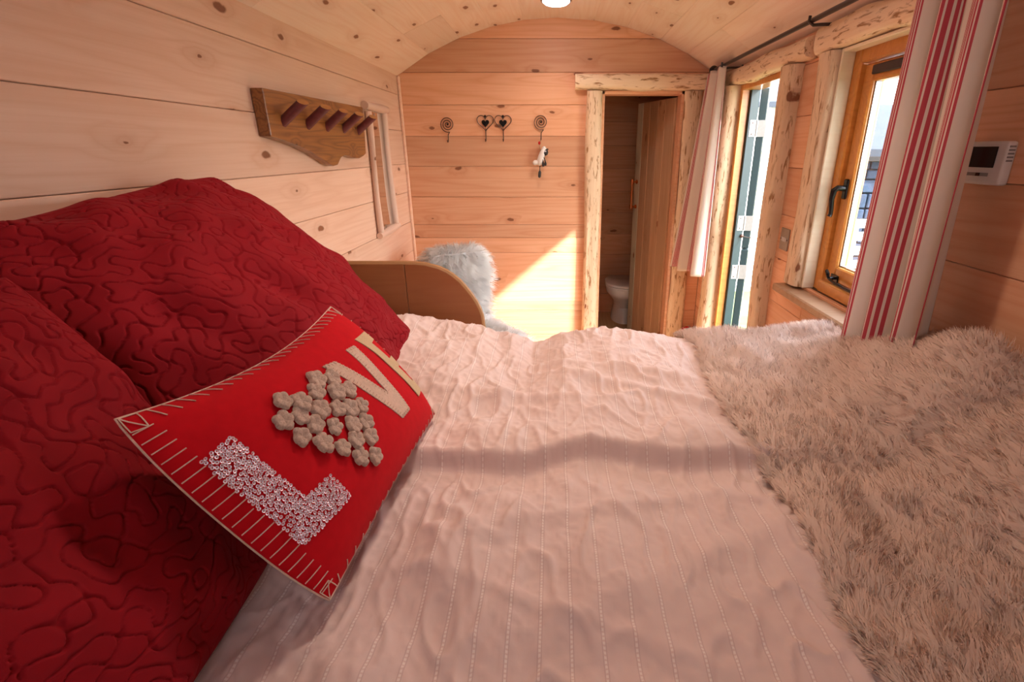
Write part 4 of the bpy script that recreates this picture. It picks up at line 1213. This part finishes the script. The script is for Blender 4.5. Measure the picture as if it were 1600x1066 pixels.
# ------------------------------------------------------------------ curtain rod and curtains
XC, ZC = .975, .462
rod = thing('curtain_rod', 'dark metal curtain rod running above the door and window', 'curtain rod', (XC, 2.3, ZC-.03))
MB().tube([(XC, .95, ZC), (XC, 3.50, ZC)], .0095, 12).build('rod', M['rod_metal'], rod, smooth=True)
for y in (3.52, .93):
    MB().ell((XC, y, ZC), (.027, .034, .027)).build('finial', M['black_metal'], rod, smooth=True)
for y in (3.30, 2.22, 1.02):
    br = MB().tube([(XR-.002, y, ZC-.014), (XC+.03, y, ZC-.016), (XC, y, ZC-.018), (XC-.018, y, ZC-.006), (XC-.016, y, ZC+.012)], .006, 8).build('bracket', M['rod_metal'], rod, smooth=True)
    MB().span((XR-.006, y-.012, ZC-.045), (XR, y+.012, ZC+.0)).build('bracket_plate', M['rod_metal'], br, bevel=.002)

def curtain(name, y0, y1, ztop, zbot, folds, label, seed, u_off, amp=.028, lean=0.0, flare=0.0, fabric=1.9, xc=.955):
    n, m = 160, 70
    S, T_ = np.meshgrid(np.linspace(0, 1, n), np.linspace(0, 1, m), indexing='ij')
    rr = np.random.default_rng(seed); ph = rr.uniform(0, 6, 3)
    A = amp*(.55 + .6*T_)
    warp = S + .035*np.sin(2*math.pi*S*1.7+ph[0]) + .010*np.sin(T_*3+S*9)
    ang = 2*math.pi*folds*warp + ph[1] + .5*T_
    Xc = xc - lean*T_*(.2+1.0*S) + A*np.sin(ang) + .3*A*np.sin(2*ang+ph[2])
    w = (y1-y0)*(1 + flare*T_)
    Yc = (y0+y1)/2 + (S-.5)*w + .4*A*np.cos(ang)
    Zc = ztop + (zbot-ztop)*T_ + .004*np.sin(ang)*T_
    V = np.stack([Xc, Yc, Zc], -1).reshape(-1, 3)
    uv = np.stack([(S*(y1-y0)*fabric + u_off).ravel(), (T_*(ztop-zbot)).ravel()], 1)
    o = raw_mesh(name, V, grid_quads(n, m), M['curtain'], uv=uv)
    md = o.modifiers.new('thickness', 'SOLIDIFY'); md.thickness = .0022
    tag(o, label, 'curtain', 'red striped curtains')
    return o
curtain('striped_curtain', 1.235, 1.545, .475, -.60, 3.0, 'cream curtain with red stripes hanging in deep folds over the window', 5, .105, fabric=1.5, flare=.08)
curtain('striped_curtain', 3.27, 3.62, .455, -.78, 2.2, 'narrow cream and red striped curtain in the corner between the two doors', 9, .09, amp=.024, lean=.11, xc=.965)

# ------------------------------------------------------------------ thermostat, switch
p0 = at(1508, 252, X=XR-.02); p1 = at(1572, 256, X=XR-.02)
ty0, ty1 = p1.y, p0.y; tz1 = at(1540, 221, X=XR-.02).z; tz0 = at(1540, 289, X=XR-.02).z
th_ = thing('thermostat', 'white wall thermostat with dark screen right of the striped curtain', 'thermostat', (XR, (ty0+ty1)/2, tz0))
MB().span((XR-.026, ty0, tz0), (XR-.001, ty1, tz1)).build('case', M['white_plastic'], th_, bevel=.007, seg=3, smooth=True)
hz = tz1-tz0; wy = ty1-ty0
MB().span((XR-.029, ty0+wy*.20, tz0+hz*.40), (XR-.026, ty1-wy*.16, tz1-hz*.12)).build('screen', M['screen'], th_, bevel=.0008)
sl = MB().span((XR-.0285, ty0+wy*.28, tz0+hz*.20), (XR-.026, ty1-wy*.16, tz0+hz*.28)).build('slider_slot', M['grey_plastic'], th_, bevel=.0006)
MB().span((XR-.031, (ty0+ty1)/2-.006, tz0+hz*.20), (XR-.0285, (ty0+ty1)/2+.006, tz0+hz*.28)).build('slider', M['screen'], sl, bevel=.0006)
for k in range(5): MB().span((XR-.022, ty0-.0008, tz1-.014-.008*k), (XR-.008, ty0+.001, tz1-.010-.008*k)).build('vent_slot', M['grey_plastic'], th_)
p = at(1225, 374, X=XR-.006)
sw = thing('light_switch', 'brushed steel light switch plate on the boards between door and window', 'switch', (XR, p.y, p.z-.05))
MB().span((XR-.006, p.y-.043, p.z-.05), (XR-.0005, p.y+.043, p.z+.05)).build('plate', M['steel'], sw, bevel=.002, seg=2)
for k in range(3): MB().span((XR-.010, p.y-.024+.018*k, p.z-.01), (XR-.006, p.y-.014+.018*k, p.z+.01)).build('rocker', M['white_plastic'], sw, bevel=.0015)
for y in (-.033, .033): MB().lathe([(.004, 0), (.004, .001)], (XR-.006, p.y+y, p.z), (-1,0,0), 8).build('screw', M['iron'], sw)

# ------------------------------------------------------------------ fire extinguisher
ex, ey = 1.022, 3.685
fe = thing('fire_extinguisher', 'small red fire extinguisher standing in the corner by the log post', 'extinguisher', (ex, ey, ZF))
MB().lathe([(.030, 0), (.042, .004), (.044, .02), (.044, .20), (.038, .225), (.022, .24), (.016, .245), (.016, .255)], (ex, ey, ZF), seg=20).build('cylinder_body', M['red_paint'], fe, smooth=True)
MB().lathe([(.0445, .07), (.0447, .072), (.0447, .15), (.0445, .152)], (ex, ey, ZF), seg=20).build('paper_label', M['paper'], fe, smooth=True)
vl = MB().lathe([(.017, .252), (.017, .272), (.010, .276), (.010, .29)], (ex, ey, ZF), seg=12).build('valve', M['steel'], fe, smooth=True)
MB().tube([(ex+.005, ey, ZF+.28), (ex-.03, ey-.02, ZF+.287), (ex-.062, ey-.035, ZF+.278)], [.007, .007, .006], 8).build('lever', M['red_paint'], vl, smooth=True)
MB().tube([(ex+.005, ey, ZF+.268), (ex-.03, ey-.02, ZF+.268), (ex-.055, ey-.032, ZF+.255)], [.006, .006, .005], 8).build('carry_handle', M['steel'], vl, smooth=True)
MB().tube([(ex+.01, ey-.015, ZF+.262), (ex+.02, ey-.045, ZF+.255), (ex+.02, ey-.056, ZF+.20), (ex+.018, ey-.054, ZF+.06)], .007, 8).build('hose', M['black_metal'], fe, smooth=True)

# ------------------------------------------------------------------ toilet
tx, ty = .655, 4.72
tl = thing('toilet', 'white ceramic toilet with closed lid behind the half open bathroom door', 'toilet', (tx, ty, ZF))
def loft(sections, seg=28):
    """sections: (z, half width, y front, y back)"""
    mb = MB(); vs = []; fs = []
    for z, w, yf, yb in sections:
        cy, ry = (yf+yb)/2, (yb-yf)/2
        for k in range(seg):
            a = 2*math.pi*k/seg; ca, sa = math.cos(a), math.sin(a)
            pw = 1.0 if sa < 0 else .7
            vs.append((tx + w*math.copysign(abs(ca)**pw, ca), cy + ry*math.copysign(abs(sa)**pw, sa), ZF+z))
    n = len(sections)
    for i in range(n-1):
        for k in range(seg): fs.append((i*seg+k, i*seg+(k+1) % seg, (i+1)*seg+(k+1) % seg, (i+1)*seg+k))
    fs += [tuple(range(seg-1, -1, -1)), tuple((n-1)*seg+k for k in range(seg))]
    return mb.add(vs, fs)
loft([(0, .11, ty-.14, ty+.26), (.03, .105, ty-.13, ty+.26), (.14, .085, ty-.09, ty+.26), (.20, .10, ty-.13, ty+.26), (.26, .145, ty-.20, ty+.26), (.30, .172, ty-.245, ty+.26), (.355, .18, ty-.255, ty+.26)]).build('bowl', M['ceramic'], tl, smooth=True)
loft([(.356, .178, ty-.252, ty+.2), (.358, .184, ty-.26, ty+.2), (.372, .184, ty-.26, ty+.2), (.374, .180, ty-.254, ty+.2)]).build('seat_ring', M['ceramic'], tl, smooth=True)
loft([(.376, .180, ty-.256, ty+.2), (.378, .186, ty-.262, ty+.2), (.396, .186, ty-.262, ty+.2), (.404, .170, ty-.24, ty+.19)]).build('lid', M['ceramic'], tl, smooth=True)
# ------------------------------------------------------------------ chair with sheepskin
fd = Vector((.52, -.854, 0)); sd = Vector((-fd.y, fd.x, 0))      # facing and sideways directions
cb = Vector((-.64, 3.26, 0))                                      # foot of the backrest
def cp(f, s, z): q_ = cb + fd*f + sd*s; return Vector((q_.x, q_.y, ZF+z))
ch = thing('wooden_chair', 'wooden chair in the far corner hidden under the white sheepskin', 'chair', (cb.x + fd.x*.22, cb.y + fd.y*.22, ZF))
rotc = Matrix((sd, -fd, Vector((0,0,1)))).transposed()
for f_, s_, z_ in ((.42, -.19, .42), (.42, .19, .42)): MB().tube([cp(f_+.02, s_, 0), cp(f_, s_, z_)], [.016, .020], 10).build('leg', M['pine_warm'], ch, smooth=True)
for s_ in (-.19, .19): MB().tube([cp(-.06, s_, 0), cp(0, s_, .44), cp(-.05, s_, .90)], [.016, .02, .016], 10).build('leg', M['pine_warm'], ch, smooth=True)
MB().box(cp(.21, 0, .435), (.44, .45, .03), rotc).build('seat', M['pine_warm'], ch, bevel=.008)
for z_ in (.60, .74, .88): MB().box(cp(-.02-.05*(z_-.44)/.46, 0, z_), (.38, .018, .07), rotc).build('back_slat', M['pine_warm'], ch, bevel=.006)

skin = thing('sheepskin', 'fluffy white sheepskin draped over the chair in the sunlit corner', 'sheepskin', (cb.x + fd.x*.22, cb.y + fd.y*.22, ZF+.45))
prof = [(-.12, .62), (-.115, .80), (-.095, .925), (-.045, .955), (.005, .925), (.022, .80), (.03, .66), (.045, .53), (.09, .475), (.20, .462), (.34, .462), (.44, .462), (.49, .43), (.505, .34), (.51, .22)]
acc = [0.0]
for i in range(1, len(prof)): acc.append(acc[-1] + math.dist(prof[i], prof[i-1]))
hw = np.interp(np.linspace(0, 1, 60), [0, .12, .25, .36, .46, .54, .66, .80, .92, 1], [.15, .19, .205, .225, .22, .165, .23, .27, .25, .12])
def skin_pt(a, q):
    """a -1..1 across, q 0..1 along"""
    L = q*acc[-1]
    f_ = np.interp(L, acc, [p_[0] for p_ in prof]); z_ = np.interp(L, acc, [p_[1] for p_ in prof])
    w = np.interp(q, np.linspace(0, 1, 60), hw)*(1+.06*np.sin(q*21+a*2))
    s_ = a*w
    sag = np.clip(np.abs(a)-.75, 0, 1)
    seat = sstep(.52, .62, q)
    z_ = z_ - sag*.25*(1-seat) - sag*.10*seat
    f_ = f_ - sag*.0
    return np.stack([cb.x + fd.x*f_ + sd.x*s_, cb.y + fd.y*f_ + sd.y*s_, ZF + z_], -1)
A, Qk = np.meshgrid(np.linspace(-1, 1, 40), np.linspace(0, 1, 120), indexing='ij')
Pk = skin_pt(A, Qk)
sb = raw_mesh('hide', Pk.reshape(-1, 3), grid_quads(40, 120), M['fur_white'], skin)
md = sb.modifiers.new('thickness', 'SOLIDIFY'); md.thickness = .006
NS = 26000
a = rng.uniform(-1, 1, NS); q = rng.random(NS)
P = skin_pt(a, q); e = 2e-3
Nk = np.cross(skin_pt(a, q+e)-P, skin_pt(a+e, q)-P); Nk /= np.linalg.norm(Nk, axis=1)[:, None] + 1e-12
if (Nk[(q > .6) & (q < .8), 2]).mean() < 0: Nk = -Nk
sdv = np.array(sd)[None, :]*a[:, None]
comb = sdv*.9 + np.array([0, 0, -.35])
fur_mesh('fur_pile', P, Nk, comb, .055, .0032, M['fur_white'], skin, 63, clump=.03, clumpf=.35)

# ------------------------------------------------------------------ ceiling lamp and the added fill lamp
lp = at(869, 4, Z=ZA-.03)
def ceiling_lamp(x, y, label, watts):
    lam = thing('ceiling_lamp', label, 'lamp', (x, y, ZA-.06), 'ceiling lamps')
    MB().lathe([(.086, 0), (.090, -.006), (.088, -.022), (.080, -.03), (.076, -.028), (.076, 0)], (x, y, ZA+.002), (0,0,1), 32).build('rim', M['steel'], lam, smooth=True)
    MB().lathe([(.076, -.020), (.074, -.030), (.060, -.040), (.03, -.045), (.005, -.046)], (x, y, ZA+.002), (0,0,1), 32).build('diffuser', M['lamp_glow'], lam, smooth=True)
    d = bpy.data.lights.new('lamp_light', 'SPOT'); d.energy = watts; d.color = (1.0, .76, .56); d.shadow_soft_size = .07; d.spot_size = R(150); d.spot_blend = 1.0
    o = bpy.data.objects.new('lamp_light', d); link(o, lam, (x, y, ZA-.06))
ceiling_lamp(lp.x, lp.y, 'small round white ceiling lamp near the end wall', 3.0)
ceiling_lamp(ACX, 1.45, 'added fill lamp on the ceiling above the bed, out of view', 8.0)  # extra lamp out of view, added to brighten the bed

# ------------------------------------------------------------------ lift everything so that the hut floor lies at z = 0
for o in list(scn.objects):
    if o.parent is None: o.location.z += EYE
